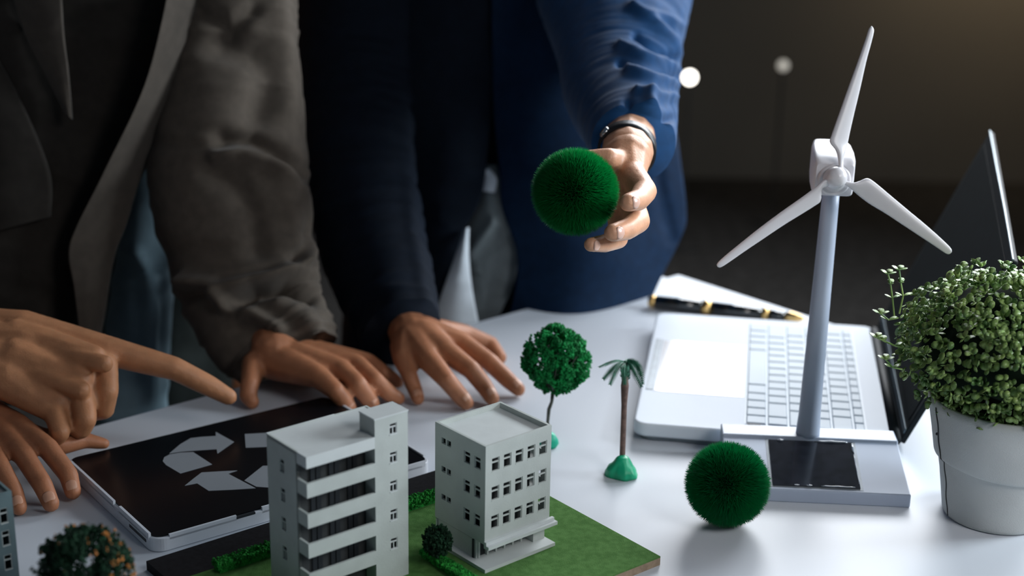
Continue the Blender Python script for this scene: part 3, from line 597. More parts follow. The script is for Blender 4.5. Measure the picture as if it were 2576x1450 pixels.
bm = bmesh.new(); lathe(bm, HUB, [(0.0098, -0.008), (0.0100, -0.002), (0.0096, 0.003), (0.0080, 0.0070), (0.0050, 0.0095), (0.002, 0.0105), (0.0, 0.0107)], 40, rotN); obj('hub', bm, M['white'], tb, True)
Z4 = lambda x, y: (1780 + x / 2.197, 40 + y / 2.197)
def to_plane(px, py, off=0.0):
    r = ray(px, py); tt = (HUB + rotN * off - CAMP).dot(rotN) / r.dot(rotN); return CAMP + r * tt
def blade(Lp, Rp, n=36):
    """edge polylines in the rotor plane, root to tip"""
    Lk = catmull([Z4(*p) for p in Lp], n); Rk = catmull([Z4(*p) for p in Rp], n); bm = bmesh.new(); rings = []; m_ = 18
    for i in range(n + 1):
        t_ = i / n; a = to_plane(*Lk[i]); b = to_plane(*Rk[i]); c_ = (a + b) / 2; hw = (a - b).length / 2; e = (a - b).normalized() if hw > 1e-6 else RC
        th = lerp(0.0034, 0.0011, t_) * (1.0 if hw > 0.002 else 0.8); tw = lerp(0.30, 0.06, min(1, t_ * 1.3)) * (1 if t_ > 0.12 else t_ / 0.12)
        rg = []
        for k in range(m_):
            ph = 2 * PI * k / m_; x = math.cos(ph); y = math.sin(ph) * (1 + 0.35 * x)
            rg.append(bm.verts.new(c_ + e * hw * x + rotN * (y * min(th, hw * 0.9) + x * hw * tw)))
        rings.append(rg)
    for a, b in zip(rings, rings[1:]):
        for k in range(m_): bm.faces.new((a[k], a[(k + 1) % m_], b[(k + 1) % m_], b[k]))
    bm.faces.new(rings[0]); bm.faces.new(list(reversed(rings[-1]))); return obj('blade', bm, M['white'], tb, True)
blade([(722, 850), (722, 800), (706, 745), (672, 702), (682, 660), (725, 540), (775, 400), (830, 250), (872, 130), (890, 75), (903, 58)], [(752, 850), (752, 800), (766, 745), (778, 702), (788, 650), (812, 540), (845, 400), (878, 250), (905, 150), (920, 82), (909, 58)])
blade([(690, 905), (655, 902), (630, 915), (590, 950), (520, 1003), (400, 1088), (280, 1178), (180, 1258), (110, 1315), (62, 1358), (50, 1375)], [(690, 935), (655, 945), (632, 962), (628, 1020), (592, 1052), (430, 1152), (310, 1232), (200, 1306), (130, 1355), (75, 1390), (55, 1388)])
blade([(750, 905), (800, 922), (835, 915), (880, 899), (925, 925), (1010, 995), (1110, 1078), (1200, 1152), (1280, 1222), (1340, 1280), (1349, 1303)], [(760, 935), (790, 955), (812, 972), (850, 1003), (900, 1040), (985, 1092), (1075, 1152), (1165, 1212), (1245, 1265), (1320, 1315), (1343, 1313)])
adopt(tb)

# ================================================================== BUILDINGS
def facade(F_, bm, u0, u1, z0, z1, v0, v1, wins):
    """wall in plane v, thickness v0..v1, with rectangular openings wins=(ua,ub,za,zb)"""
    U = sorted({u0, u1} | {x for w_ in wins for x in w_[:2]}); Z = sorted({z0, z1} | {x for w_ in wins for x in w_[2:]})
    for za, zb in zip(Z, Z[1:]):
        run = None
        for ua, ub in zip(U, U[1:]):
            cu, cz = (ua + ub) / 2, (za + zb) / 2; hole = any(w_[0] < cu < w_[1] and w_[2] < cz < w_[3] for w_ in wins)
            if hole:
                if run: F_.box(bm, run[0], run[1], v0, v1, za, zb); run = None
            else: run = (run[0], ub) if run else (ua, ub)
        if run: F_.box(bm, run[0], run[1], v0, v1, za, zb)
def swapped(F_): return Frame(F_.o, F_.v, F_.u)
def window(F_, parent, ua, ub, za, zb, v0, m, mull=False):
    bm = bmesh.new(); f = (ub - ua) * 0.09
    F_.box(bm, ua, ub, v0, v0 + 0.0008, zb - f, zb); F_.box(bm, ua, ub, v0 - 0.0008, v0 + 0.0008, za - f * 0.5, za + f)
    F_.box(bm, ua, ua + f, v0, v0 + 0.0008, za + f, zb - f); F_.box(bm, ub - f, ub, v0, v0 + 0.0008, za + f, zb - f)
    zt = lerp(za, zb, 0.66); F_.box(bm, ua + f, ub - f, v0, v0 + 0.0010, zt - f * 0.8, zt + f * 0.8)
    if mull: um = (ua + ub) / 2; F_.box(bm, um - f * 0.6, um + f * 0.6, v0, v0 + 0.0008, za, zt)
    return obj('window_frame', bm, m, parent)
BZ = 0.008      # top of the model board
# ---- building with five window columns
lo, hi = 0.06, 0.16
for _ in range(30):
    H2 = (lo + hi) / 2; P = G(1222, 1125, H2)
    if proj((P.x, P.y, TZ + 0.0285))[1] < 1372: lo = H2
    else: hi = H2
P = G(1222, 1125, H2); Pr = G(1388, 1070, H2); Pb = G(1092, 1062, H2)
u2 = (Pr - P); v2 = Vector((-u2.y, u2.x, 0)); F2 = Frame(P, u2, v2); W2 = u2.length; D2 = F2.inv(Pb)[1]
b2 = thing('office_block_model', tuple(F2.p(W2 / 2, D2 / 2, BZ)), 'grey plastic model office block with rows of five windows', 'model building')
zb2 = 0.0285
def uf(px, base=(0, 1)):   # u for picture x along front face
    a, b = 0.0, W2
    for _ in range(30):
        m_ = (a + b) / 2
        if proj(F2.p(m_, 0, 0.07))[0] < px: a = m_
        else: b = m_
    return (a + b) / 2
fz = lambda y: zfor(P.x, P.y, y)
rowz = [(fz(1193), fz(1157)), (fz(1266), fz(1229)), (fz(1339), fz(1301))]    # at left front corner, column 0 corrected below
cols = [(1236, 1256), (1266, 1285), (1295, 1315), (1325, 1345), (1354, 1374)]
X5 = lambda x: 1040 + x / 3.085; Y5 = lambda y: 980 + y / 3.085
ucol = [(uf(X5(a)), uf(X5(b))) for a, b in ((605, 665), (697, 756), (788, 847), (880, 940), (970, 1030))]
q0 = F2.p((ucol[0][0] + ucol[0][1]) / 2, 0, 0)
rows = [(zfor(q0.x, q0.y, Y5(b)), zfor(q0.x, q0.y, Y5(a))) for a, b in ((528, 636), (750, 860), (975, 1080))]
wins = [(ua, ub, za, zb) for ua, ub in ucol for za, zb in rows]
bm = bmesh.new(); T = 0.0022
facade(F2, bm, 0, W2, zb2, H2, 0, T, wins)
# left facade
S2 = swapped(F2)
def vf(px):
    a, b = 0.0, D2
    for _ in range(30):
        m_ = (a + b) / 2
        if proj(F2.p(0, m_, 0.07))[0] > px: a = m_
        else: b = m_
    return (a + b) / 2
vc = [(vf(X5(437)), vf(X5(390))), (vf(X5(518)), vf(X5(470)))]
q1 = F2.p(0, (vc[1][0] + vc[1][1]) / 2, 0)
rl = [(zfor(q1.x, q1.y, Y5(b)), zfor(q1.x, q1.y, Y5(a))) for a, b in ((525, 622), (748, 848), (970, 1068))]
vs = [(vf(X5(290)), vf(X5(259))), (vf(X5(250)), vf(X5(218)))]
q2 = F2.p(0, vs[0][0], 0)
rs = [(zfor(q2.x, q2.y, Y5(b)), zfor(q2.x, q2.y, Y5(a))) for a, b in ((408, 455), (630, 675), (848, 890))]
winl = [(a, b, za, zb) for a, b in vc for za, zb in rl] + [(a, b, za, zb) for a, b in vs for za, zb in rs]
facade(S2, bm, T, D2, zb2, H2, 0, T, winl)
F2.box(bm, T, W2, D2 - T, D2, zb2, H2); facade(S2, bm, T, D2 - T, zb2, H2, W2 - T, W2, [(D2 * 0.15, D2 * 0.45, z0, z1) for z0, z1 in rows] + [(D2 * 0.6, D2 * 0.85, z0, z1) for z0, z1 in rows])
obj('walls', bm, M['grey'], b2)
bm = bmesh.new(); F2.box(bm, T, W2 - T, T, D2 - T, H2 - 0.008, H2 - 0.0045); obj('roof', bm, M['greyl'], b2)
bm = bmesh.new(); F2.box(bm, T + .001, W2 * 0.80, 0.010, 0.011, zb2 + .002, H2 - 0.009); F2.box(bm, T + .010, T + .011, 0.011, D2 - T - .001, zb2 + .002, H2 - 0.009); F2.box(bm, T + .001, W2 * 0.80, T + .0002, 0.010, H2 - .010, H2 - .009); obj('dark_liner', bm, M['greyd'], b2)  # dark sheets added to paint the shade behind the windows
for k, z in enumerate((rows[0][0] - 0.006, rows[1][0] - 0.006, zb2)):
    bm = bmesh.new(); F2.box(bm, T, W2 - T, T, D2 - T, z, z + 0.0015); obj('floor_slab', bm, M['greyl'], b2)
bm = bmesh.new(); F2.box(bm, -0.0008, W2 + 0.004, -0.006, 0.0, zb2 - 0.0028, zb2 + 0.0002); F2.box(bm, -0.0008, W2 + 0.003, -0.003, 0, zb2, zb2 + 0.003); obj('canopy', bm, M['greyl'], b2)
bm = bmesh.new(); F2.box(bm, W2 * 0.0, W2 * 0.86, 0.014, 0.016, BZ + 0.003, zb2 - 0.001); obj('shop_front', bm, M['greyd'], b2)
bm = bmesh.new(); F2.box(bm, W2 * 0.80, W2 * 0.98, 0.004, D2 * 0.9, BZ + 0.003, zb2 - 0.001); F2.box(bm, 0.001, 0.004, 0.012, D2 - 0.002, BZ + 0.003, zb2 - 0.001); F2.box(bm, 0.0, W2, D2 - 0.003, D2 - 0.001, BZ + 0.003, zb2 - 0.001); obj('ground_floor_wall', bm, M['grey'], b2)
for k in range(6):
    bm = bmesh.new(); u = W2 * (0.04 + 0.13 * k); F2.box(bm, u, u + 0.0018, 0.011, 0.0138, BZ + 0.003, zb2 - 0.001); obj('column', bm, M['grey'], b2)
bm = bmesh.new(); pa1_ = F2.inv(G(1221, 1436, BZ + .003)); pa2_ = F2.inv(G(1396, 1365, BZ + .003)); F2.box(bm, pa1_[0], pa2_[0], (pa1_[1] + pa2_[1]) / 2, D2 + 0.002, BZ, BZ + 0.0030); bev(bm, 0.0004, 1); obj('plinth', bm, M['greyl'], b2)
for ua, ub, za, zb in wins: window(F2, b2, ua, ub, za, zb, 0.0006, M['grey'])
for a, b, za, zb in winl[:6]: window(S2, b2, a, b, za, zb, 0.0006, M['grey'])
adopt(b2)
# ---- apartment block with balconies
H1 = 0.135; B = G(770, 1152, H1); Rr = G(1026, 1076, H1); A = G(672, 1090, H1); Cc = G(945, 1102, H1)
u1 = Rr - B; F1 = Frame(B, u1, (-u1.y, u1.x)); W1 = u1.length; D1 = F1.inv(A)[1]; UT = F1.inv(Cc)[0]
b1 = thing('apartment_block_model', tuple(F1.p(W1 / 2, D1 / 2, BZ)), 'tall grey plastic model apartment block with dark balconies', 'model building')
fzz = lambda y: zfor(B.x, B.y, y)
Y4 = lambda y: 980 + y / 3.085
par = [(fzz(Y4(850)), fzz(Y4(742))), (fzz(Y4(1085)), fzz(Y4(980))), (fzz(Y4(1310)), fzz(Y4(1205)))]
step = par[0][0] - par[1][0]
par = [(par[0][0] - step * k, par[0][0] - step * k + step * 0.47) for k in range(6)]
par = [p for p in par if p[0] > BZ]
fas0 = fzz(Y4(622)); RB = D1 * 0.24; T = 0.0020
bm = bmesh.new()
qL = F1.p(0, D1 * 0.62, 0)
wl = []
for k in range(6):
    y0, y1 = Y4(545 + 225 * k), Y4(650 + 225 * k); za, zb = zfor(qL.x, qL.y, y1), zfor(qL.x, qL.y, y0)
    if za > BZ + 0.004: wl.append((D1 * 0.565, D1 * 0.68, za, zb))
S1 = swapped(F1)
facade(S1, bm, RB, D1, BZ, H1, 0, T, wl)                       # left wall
F1.box(bm, T, W1, D1 - T, D1, BZ, H1)                          # rear wall
F1.box(bm, W1 - T, W1, T, D1 - T, BZ, H1)                      # right wall
obj('walls', bm, M['grey'], b1)
wb = []
for k, p in enumerate(par[:-1]):
    zt = p[1] + 0.002
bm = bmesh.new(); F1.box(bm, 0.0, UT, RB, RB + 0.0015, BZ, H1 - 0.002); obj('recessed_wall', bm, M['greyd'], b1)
tops = [fas0] + [p[0] for p in par]
for k, p in enumerate(par):
    bm = bmesh.new(); F1.box(bm, 0, UT, 0, T, p[0], p[1]); F1.box(bm, 0, T, T, RB, p[0], p[1]); F1.box(bm, T, UT, T, RB, p[0], p[0] + 0.0018); obj('balcony', bm, M['grey'], b1)
    for j in range(3):
        u = UT * (0.18 + 0.27 * j); bm = bmesh.new(); F1.box(bm, u, u + 0.004, RB - 0.0012, RB, p[0] + 0.002, p[0] + step * 0.86); F1.box(bm, u + 0.005, u + 0.009, RB - 0.0012, RB, p[0] + 0.002, p[0] + step * 0.86); obj('balcony_door', bm, M['tabd'], b1)
bm = bmesh.new(); F1.box(bm, 0, UT, 0, RB, fas0, H1); F1.box(bm, 0, W1 - T, RB, D1 - T, H1 - 0.003, H1 - 0.0004)
F1.box(bm, 0, UT, D1 - 0.0012, D1, H1 - 0.0004, H1 + 0.0004); obj('roof', bm, M['greyl'], b1)
# stair tower with its window column
zt1 = zfor(F1.p(UT, 0, 0).x, F1.p(UT, 0, 0).y, Y4(243)); qt = F1.p((UT + W1) / 2, 0, 0)
tw = []
ua, ub = UT + (W1 - UT) * 0.44, UT + (W1 - UT) * 0.66
for k in range(6):
    za, zb = zfor(qt.x, qt.y, Y4(352 + 223 * k)), zfor(qt.x, qt.y, Y4(265 + 223 * k))
    if za > BZ + 0.003: tw.append((ua, ub, za, zb))
bm = bmesh.new(); facade(F1, bm, UT, W1, BZ, zt1, 0, T, tw); TD = D1 * 0.36
F1.box(bm, UT, UT + 0.0015, T, TD, BZ, zt1); F1.box(bm, W1 - 0.0015, W1, T, TD, H1 - 0.004, zt1); F1.box(bm, UT + 0.0015, W1 - 0.0015, TD - 0.0015, TD, H1 - 0.004, zt1)
obj('stair_tower', bm, M['grey'], b1)
bm = bmesh.new(); F1.box(bm, UT - 0.0006, W1 + 0.0004, -0.0004, TD + 0.0004, zt1, zt1 + 0.0012); obj('tower_roof', bm, M['greyl'], b1)
bm = bmesh.new(); F1.box(bm, UT + 0.002, W1 - 0.002, 0.006, 0.0068, BZ, zt1 - 0.001); F1.box(bm, T + 0.0001, T + 0.0008, RB + 0.002, D1 - T, BZ, H1 - 0.004); obj('dark_liner', bm, M['greyd'], b1)  # added dark sheets standing in for the unlit inside
for ua, ub, za, zb in tw: window(F1, b1, ua, ub, za, zb, 0.0004, M['greyl'], True)
for a, b, za, zb in wl: window(S1, b1, a, b, za, zb, 0.0006, M['grey'], True)
adopt(b1)
# ---- third building at the left edge
H3 = 0.10; E = G(29, 1236, H3); F3 = Frame(E, (-0.78, -0.62), (-0.62, 0.78)); F3 = Frame(E, -F1.u, F1.v)
b3 = thing('corner_block_model', tuple(F3.p(0.03, 0.0, 0)), 'blue-grey model building cropped by the left edge of the picture', 'model building')
wz = [zfor(F3.p(0.006, 0, 0).x, F3.p(0.006, 0, 0).y, y) for y in (1316, 1372, 1432)]
fw = [(0.0045, 0.0105, z, z + 0.0125) for z in wz] + [(0.0165, 0.0225, z, z + 0.0125) for z in wz]
bm = bmesh.new(); facade(F3, bm, 0, 0.06, 0, H3, 0, 0.002, fw); F3.box(bm, 0, 0.002, 0.002, 0.05, 0, H3); F3.box(bm, 0.058, 0.06, 0.002, 0.05, 0, H3); F3.box(bm, 0.002, 0.058, 0.048, 0.05, 0, H3); obj('walls', bm, M['greyt'], b3)
bm = bmesh.new(); F3.box(bm, 0.002, 0.058, 0.002, 0.048, H3 - 0.006, H3 - 0.003); obj('roof', bm, M['grey'], b3)
for a, b, za, zb in fw: window(F3, b3, a, b, za, zb, 0.0004, M['grey'])
adopt(b3)

# ------------------------------------------------------------------ model board: turf, road card, hedges
def cluster(name, pts, size, m, parent=None, seed=1, jitter=0.6):
    """crumbs of foam: small irregular octahedra"""
    rnd = random.Random(seed); V = []; F = []
    for p in pts:
        s = size * rnd.uniform(0.6, 1.4); k = len(V); R = Matrix.Rotation(rnd.uniform(0, 6.28), 3, Vector((rnd.gauss(0, 1), rnd.gauss(0, 1), rnd.gauss(0, 1))).normalized())
        for a in ((1, 0, 0), (-1, 0, 0), (0, 1, 0), (0, -1, 0), (0, 0, 1), (0, 0, -1)): V.append(Vector(p) + R @ (Vector(a) * s * rnd.uniform(1 - jitter, 1.2)))
        for f in ((0, 2, 4), (2, 1, 4), (1, 3, 4), (3, 0, 4), (2, 0, 5), (1, 2, 5), (3, 1, 5), (0, 3, 5)): F.append(tuple(k + i for i in f))
    o = pyobj(name, V, F, m, parent); tag(o, kind='stuff'); return o
bl = G(370, 1413, BZ); br = G(1090, 1187, BZ); rr0 = G(1390, 1255, BZ); rr1 = G(1665, 1399, BZ)
ub_ = (br - bl).normalized(); vb_ = Vector((ub_.y, -ub_.x, 0)); FB = Frame(bl, ub_, vb_)
Wb = (FB.inv(rr0)[0] + FB.inv(rr1)[0]) / 2; Db = FB.inv(rr1)[1]
hg = (FB.inv(G(500, 1440, BZ))[1] + FB.inv(G(1085, 1255, BZ))[1]) / 2
bd = thing('model_board', tuple(FB.p(Wb / 2, Db / 2, 0)), 'green turf board with black road strip under the model buildings', 'model base')
bm = bmesh.new(); FB.box(bm, 0, Wb, 0, Db, 0, BZ - 0.0012); obj('base', bm, M['mdf'], bd)
bm = bmesh.new(); FB.box(bm, 0, Wb, hg, Db, BZ - 0.0012, BZ); obj('turf', bm, M['turf'], bd)
bm = bmesh.new(); FB.box(bm, -0.0005, Wb, -0.0005, hg, 0.0002, BZ + 0.0002); obj('road', bm, M['road'], bd)
adopt(bd)
rnd = random.Random(3)
def hedge(u0, u1, v0, v1, h, n, label, seed):
    r_ = random.Random(seed); pts = [FB.p(r_.uniform(u0, u1), r_.uniform(v0, v1), BZ + 0.0015 + h * r_.random() ** 0.6 * (0.8 + 0.3 * noise.noise(Vector((r_.random() * 9, 0, 0))))) for _ in range(n)]
    bm = bmesh.new(); FB.box(bm, u0 + .001, u1 - .001, v0 + .001, v1 - .001, BZ, BZ + h * 0.7)
    o = obj('hedge', bm, M['hedge']); tag(o, label, 'hedge')
    f = cluster('foliage', pts, 0.0013, M['hedge'], o, seed)
ub1, vb1 = FB.inv(B); 
uh = FB.inv(G(520, 1420, BZ))[0]
hedge(uh, Wb * 0.93, hg, hg + 0.012, 0.009, 9000, 'long clipped green hedge between the black road and the tall block', 31)
u3, v3 = FB.inv(G(1150, 1445, BZ)); 
u4, v4 = FB.inv(G(1068, 1398, BZ)); hedge(u4 - 0.005, u4 + 0.006, v4, v4 + 0.065, 0.006, 5200, 'short bright hedge beside the office block plinth at the bottom', 32)

# ------------------------------------------------------------------ model trees
def crown(c, rx, rz, n, seed, gap=0.05, shell=0.55, flat=-0.75, fr=3.0):
    r_ = random.Random(seed); out = []; k = 0
    while len(out) < n and k < n * 30:
        k += 1
        d_v = Vector([r_.gauss(0, 1) for _ in range(3)]).normalized(); rad = lerp(shell, 1.0, r_.random() ** 0.7)
        q = d_v * rad
        if q.z < flat: continue
        if noise.noise(q * fr + Vector((seed, 0, 0))) < gap: continue
        bumpy = 1 + 0.12 * noise.noise(d_v * 4 + Vector((seed, 3, 1)))
        out.append(Vector(c) + Vector((q.x * rx * bumpy, q.y * rx * bumpy, q.z * rz * bumpy)))
    return out
def branches(bm, base, c, rx, rz, n, seed, r0):
    r_ = random.Random(seed)
    for k in range(n):
        dv = Vector((r_.gauss(0, 1), r_.gauss(0, 1), abs(r_.gauss(0, .8)) - 0.25)).normalized(); e = Vector(c) + Vector((dv.x * rx, dv.y * rx, dv.z * rz)) * 0.9
        m_ = Vector(base).lerp(e, 0.5) + Vector((r_.gauss(0, .002), r_.gauss(0, .002), -0.002)); tube(bm, [base, m_, e], [r0, r0 * 0.6, r0 * 0.25], 5)
# deciduous tree behind the office block
tb0 = G(1380, 1122, 0.0); dd = proj(tb0)[2]
tr = thing('model_tree', tuple(tb0), 'round green model tree standing behind the office block', 'model tree')
cc = D(1400, 905, dd); cr = 86 * dd / FPX
bm = bmesh.new(); f0 = D(1391, 985, dd)
tube(bm, [tb0 + Vector((0, 0, 0.008)), D(1378, 1062, dd), D(1381, 1030, dd), D(1388, 1012, dd), f0], [0.0016, 0.0015, 0.0019, 0.0016, 0.0019], 8)
branches(bm, f0, cc, cr, cr, 26, 4, 0.0011); obj('trunk', bm, M['bark'], tr, True)
pts = crown(cc, cr, cr * 1.02, 9000, 11, gap=-0.035, shell=0.66, flat=-0.95, fr=2.6)
cluster('foliage', pts, 0.0017, M['leafm'], tr, 5)
bm = bmesh.new(); lathe(bm, tb0, [(0.0085, 0), (0.0095, 0.003), (0.0088, 0.007), (0.006, 0.0125), (0.002, 0.016), (0, 0.0165)], 20)
for v in bm.verts: v.co += (v.co - tb0) * 0.18 * noise.noise(v.co * 130); v.co.z = max(v.co.z, TZ + 0.0003)
ty = obj('putty_base', bm, M['putty2'], tr, True); adopt(tr)
# palm
pp = G(1564, 1196, 0.0); dd = proj(pp)[2]
pm = thing('model_palm_tree', tuple(pp), 'small model palm tree stuck in green putty on the table', 'model tree')
ptop = D(1573, 938, dd); pbase = D(1565, 1168, dd)
bm = bmesh.new(); P = [pbase.lerp(ptop, s / 14) for s in range(15)]; tube(bm, P, [0.0027 if s < 9 else lerp(0.0027, 0.0042, (s - 9) / 4) if s < 13 else 0.0030 for s in range(15)], 12); obj('trunk', bm, M['barkp'], pm, True)
bm = bmesh.new(); tube(bm, [ptop - Vector((0, 0, 0.006)), ptop + Vector((0, 0, 0.002)), ptop + Vector((0, 0, 0.009)), ptop + Vector((0, 0, 0.012))], [0.0034, 0.0042, 0.0030, 0.0014], 10)
r_ = random.Random(8)
for k in range(70):
    th = r_.uniform(0, 6.28); z = r_.uniform(-0.006, 0.008); rr = 0.0038; p = ptop + Vector((math.cos(th) * rr, math.sin(th) * rr, z)); q_ = p + Vector((math.cos(th) * 0.0012, math.sin(th) * .0012, 0.0016)); tube(bm, [p, q_], [0.0006, 0.00015], 4)
obj('crown_shaft', bm, M['frond'], pm)
Z7 = lambda x, y: (1240 + x / 3.152, 780 + y / 3.152)
hub_ = ptop + Vector((0, 0, 0.011))
def frond(pts, dz, w_=0.0042):
    K = catmull([(*Z7(*p), dd + o) for p, o in pts], 26); C = [D(*k) for k in K]; bm = bmesh.new(); tube(bm, C, [0.0006] * 20 + [0.0005, .0004, .0004, .0003, .0003, .0002, .0002], 5)
    for i in range(3, 26):
        T_ = (C[min(i + 1, 26)] - C[i - 1]).normalized(); L_ = w_ * math.sin(PI * min(1, (i + 2) / 29)) ** 0.5
        for s in (-1, 1):
            S_ = T_.cross(Vector(dz)).normalized() * s; a = C[i]; tip = a + S_ * L_ + T_ * L_ * 0.9 - Vector((0, 0, L_ * 0.25)); N_ = T_.cross(S_) * 0.0005
            v = [bm.verts.new(x) for x in (a - T_ * 0.0009 , a + T_ * 0.0009, tip, a + N_ + T_ * 0)]
            bm.faces.new((v[0], v[1], v[2])); bm.faces.new((v[0], v[3], v[2])); bm.faces.new((v[1], v[3], v[2]))
    obj('frond', bm, M['frond'], pm)
c7 = (1050, 415)
frond([(c7, 0), ((990, 400), -.004), ((920, 418), -.008), ((842, 452), -.012)], (0, 0, 1))
frond([(c7, 0), ((1000, 425), -.008), ((935, 480), -.014), ((875, 548), -.018)], (0.3, -1, 0.4))
frond([(c7, 0), ((1010, 430), -.012), ((965, 500), -.020), ((928, 592), -.024)], (0.3, -1, 0.3))
frond([(c7, 0), ((1090, 430), -.012), ((1125, 500), -.020), ((1180, 612), -.022)], (-0.3, -1, 0.3))
frond([(c7, 0), ((1100, 405), -.004), ((1160, 460), -.008), ((1190, 590), -.012)], (-0.3, -1, 0.3))
frond([(c7, 0), ((1110, 408), .008), ((1150, 440), .014), ((1175, 520), .018)], (-.3, -1, 0.4))
frond([(c7, 0), ((1000, 402), .010), ((950, 410), .018), ((900, 440), .024)], (0, 0, 1))
frond([(c7, 0), ((1045, 440), -.012), ((1040, 500), -.019), ((1045, 590), -.021)], (0.1, -1, 0.3))
frond([(c7, 0), ((1060, 405), .012), ((1075, 420), .022), ((1090, 470), .030)], (0.1, -1, 0.3))
bm = bmesh.new(); lathe(bm, pp, [(0.0140, 0.0), (0.0146, 0.0028), (0.0135, 0.0075), (0.0098, 0.0125), (0.0062, 0.0175), (0.0042, 0.0188), (0, 0.0188)], 28)
bmesh.ops.subdivide_edges(bm, edges=bm.edges[:], cuts=1, use_grid_fill=True)
for v in bm.verts:
    k = Vector((v.co.x - pp.x, v.co.y - pp.y, 0)); v.co += k * 0.30 * noise.noise(v.co * 75 + Vector((3, 1, 0))) + k * 0.10 * noise.noise(v.co * 220); v.co.z = max(v.co.z, TZ + 0.0002)
obj('putty_base', bm, M['putty'], pm, True); adopt(pm)
# orange blossom tree, bottom left
oc = D(212, 1442, 1.045); ob_ = Vector((oc.x, oc.y, TZ))
ot = thing('model_tree', tuple(ob_), 'dark model tree with orange blossom at the bottom left', 'model tree')
cr = 122 * 1.045 / FPX
bm = bmesh.new(); f0 = oc - Vector((0, 0, cr * 0.85)); tube(bm, [ob_, ob_.lerp(f0, 0.5) + Vector((.001, 0, 0)), f0], [0.0022, 0.0018, 0.0018], 8); branches(bm, f0, oc, cr, cr, 22, 9, 0.001); obj('trunk', bm, M['bark'], ot, True)
pts = crown(oc, cr, cr, 5200, 21, gap=-0.05, shell=0.55, flat=-0.9, fr=2.8); cluster('foliage', pts, 0.0017, M['leafd'], ot, 6)
r_ = random.Random(2); pts2 = [p for p in crown(oc, cr * 1.03, cr * 1.03, 900, 23, gap=0.15, shell=0.93, flat=-0.5, fr=5.0) if p.x > oc.x + 0.006 or r_.random() < 0.12][:150]; cluster('blossom', pts2, 0.0012, M['orange'], ot, 7); adopt(ot)
# small bush tree beside the office block
bc = G(1100, 1362, 0.030); bb = Vector((bc.x, bc.y, TZ + BZ)); bt = thing('model_bush', tuple(bb), 'small dark round bush at the left side of the office block', 'model bush')
bm = bmesh.new(); tube(bm, [bb, bc], [0.0012, 0.0008], 6); obj('trunk', bm, M['bark'], bt)
cluster('foliage', crown(bc, 0.0125, 0.0135, 1900, 31, gap=-0.3, shell=0.4, flat=-0.9), 0.0013, M['leafd'], bt, 8); adopt(bt)

# ================================================================== TABLET
ZT = 0.014
ta, tb_, tcn, td = G(120, 1162, ZT), G(389, 1354, ZT), G(1065, 1150, ZT), G(830, 1000, ZT)
uT = ((tcn - tb_).normalized() + (td - ta).normalized()).normalized(); FT = Frame(tb_, uT, (-uT.y, uT.x))
WT = FT.inv(tcn)[0]; DT = (FT.inv(ta)[1] + FT.inv(td)[1]) / 2
tab = thing('tablet', tuple(FT.p(WT / 2, DT / 2, 0)), 'black tablet in silver case showing pale recycling arrows', 'tablet')
def rounded(u0, u1, v0, v1, r, n=8):
    out = []
    for cx_, cy_, a0 in ((u1 - r, v0 + r, -PI / 2), (u1 - r, v1 - r, 0), (u0 + r, v1 - r, PI / 2), (u0 + r, v0 + r, PI)):
        for k in range(n + 1): a_ = a0 + PI / 2 * k / n; out.append((cx_ + r * math.cos(a_), cy_ + r * math.sin(a_)))
    return out
e_ = 0.0028
bm = bmesh.new(); prism(bm, [FT.p(u, v, 0.0004) for u, v in rounded(-e_, WT + e_, -e_, DT + e_, 0.012)], Vector((0, 0, ZT - 0.0016))); bmesh.ops.recalc_face_normals(bm, faces=bm.faces); bev(bm, 0.001, 3, 60); obj('case', bm, M['tabc'], tab)
# raised lip pieces with cut-outs
def lip(u0, u1, v0, v1, h, m=M['tabc']):
    bm = bmesh.new(); FT.box(bm, u0, u1, v0, v1, ZT - 0.004, ZT + h); bev(bm, 0.0005, 2); return obj('case_lip', bm, m, tab)
lip(-e_, -0.0006, 0.006, DT * 0.355, 0.0022); lip(-e_, -0.0006, DT * 0.42, DT * 0.95, 0.0022)
lip(0.012, WT * 0.27, -e_, -0.0006, 0.0006); lip(WT * 0.36, WT * 0.98, -e_, -0.0006, 0.0016); lip(WT + 0.0006, WT + e_, 0.01, DT - 0.01, 0.0012)
bm = bmesh.new(); FT.box(bm, -e_ - 0.0004, -e_ + 0.001, DT * 0.06, DT * 0.24, 0.006, 0.0085); obj('port_slot', bm, M['tabd'], tab)
bm = bmesh.new(); FT.box(bm, WT * 0.27, WT * 0.335, -e_ - 0.0002, -0.0004, ZT - 0.0028, ZT - 0.0008); obj('case_notch', bm, M['tabd'], tab)
bm = bmesh.new(); prism(bm, [FT.p(u, v, ZT - 0.0015) for u, v in rounded(0, WT, 0, DT, 0.009)], Vector((0, 0, 0.0015))); obj('screen', bm, M['scr'], tab)
# icons: flat bands drawn on the glass
X2 = lambda x, y: (x / 3.086, 980 + y / 3.086)
def icon(pts, h=0.0003):
    bm = bmesh.new(); P = [FT.p(*FT.inv(G(*X2(*p), ZT)), ZT + 0.00005) for p in pts]; prism(bm, P, Vector((0, 0, h))); bmesh.ops.triangulate(bm, faces=bm.faces); return obj('recycling_arrow', bm, M['arrow'], tab)
icon([(1315, 500), (1400, 428), (1480, 382), (1560, 372), (1675, 365), (1675, 333), (1816, 410), (1688, 500), (1682, 466), (1560, 474), (1400, 486)])
icon([(1318, 508), (1400, 494), (1500, 490), (1646, 585), (1400, 655), (1290, 590), (1264, 560), (1275, 530)])
icon([(1435, 750), (1500, 698), (1565, 648), (1700, 640), (1842, 633), (1770, 657), (1880, 715), (1985, 770), (1800, 782), (1620, 790), (1530, 732)])
icon([(1900, 350), (2070, 340), (2260, 330), (2330, 400), (2200, 430), (2080, 448), (1908, 455)])
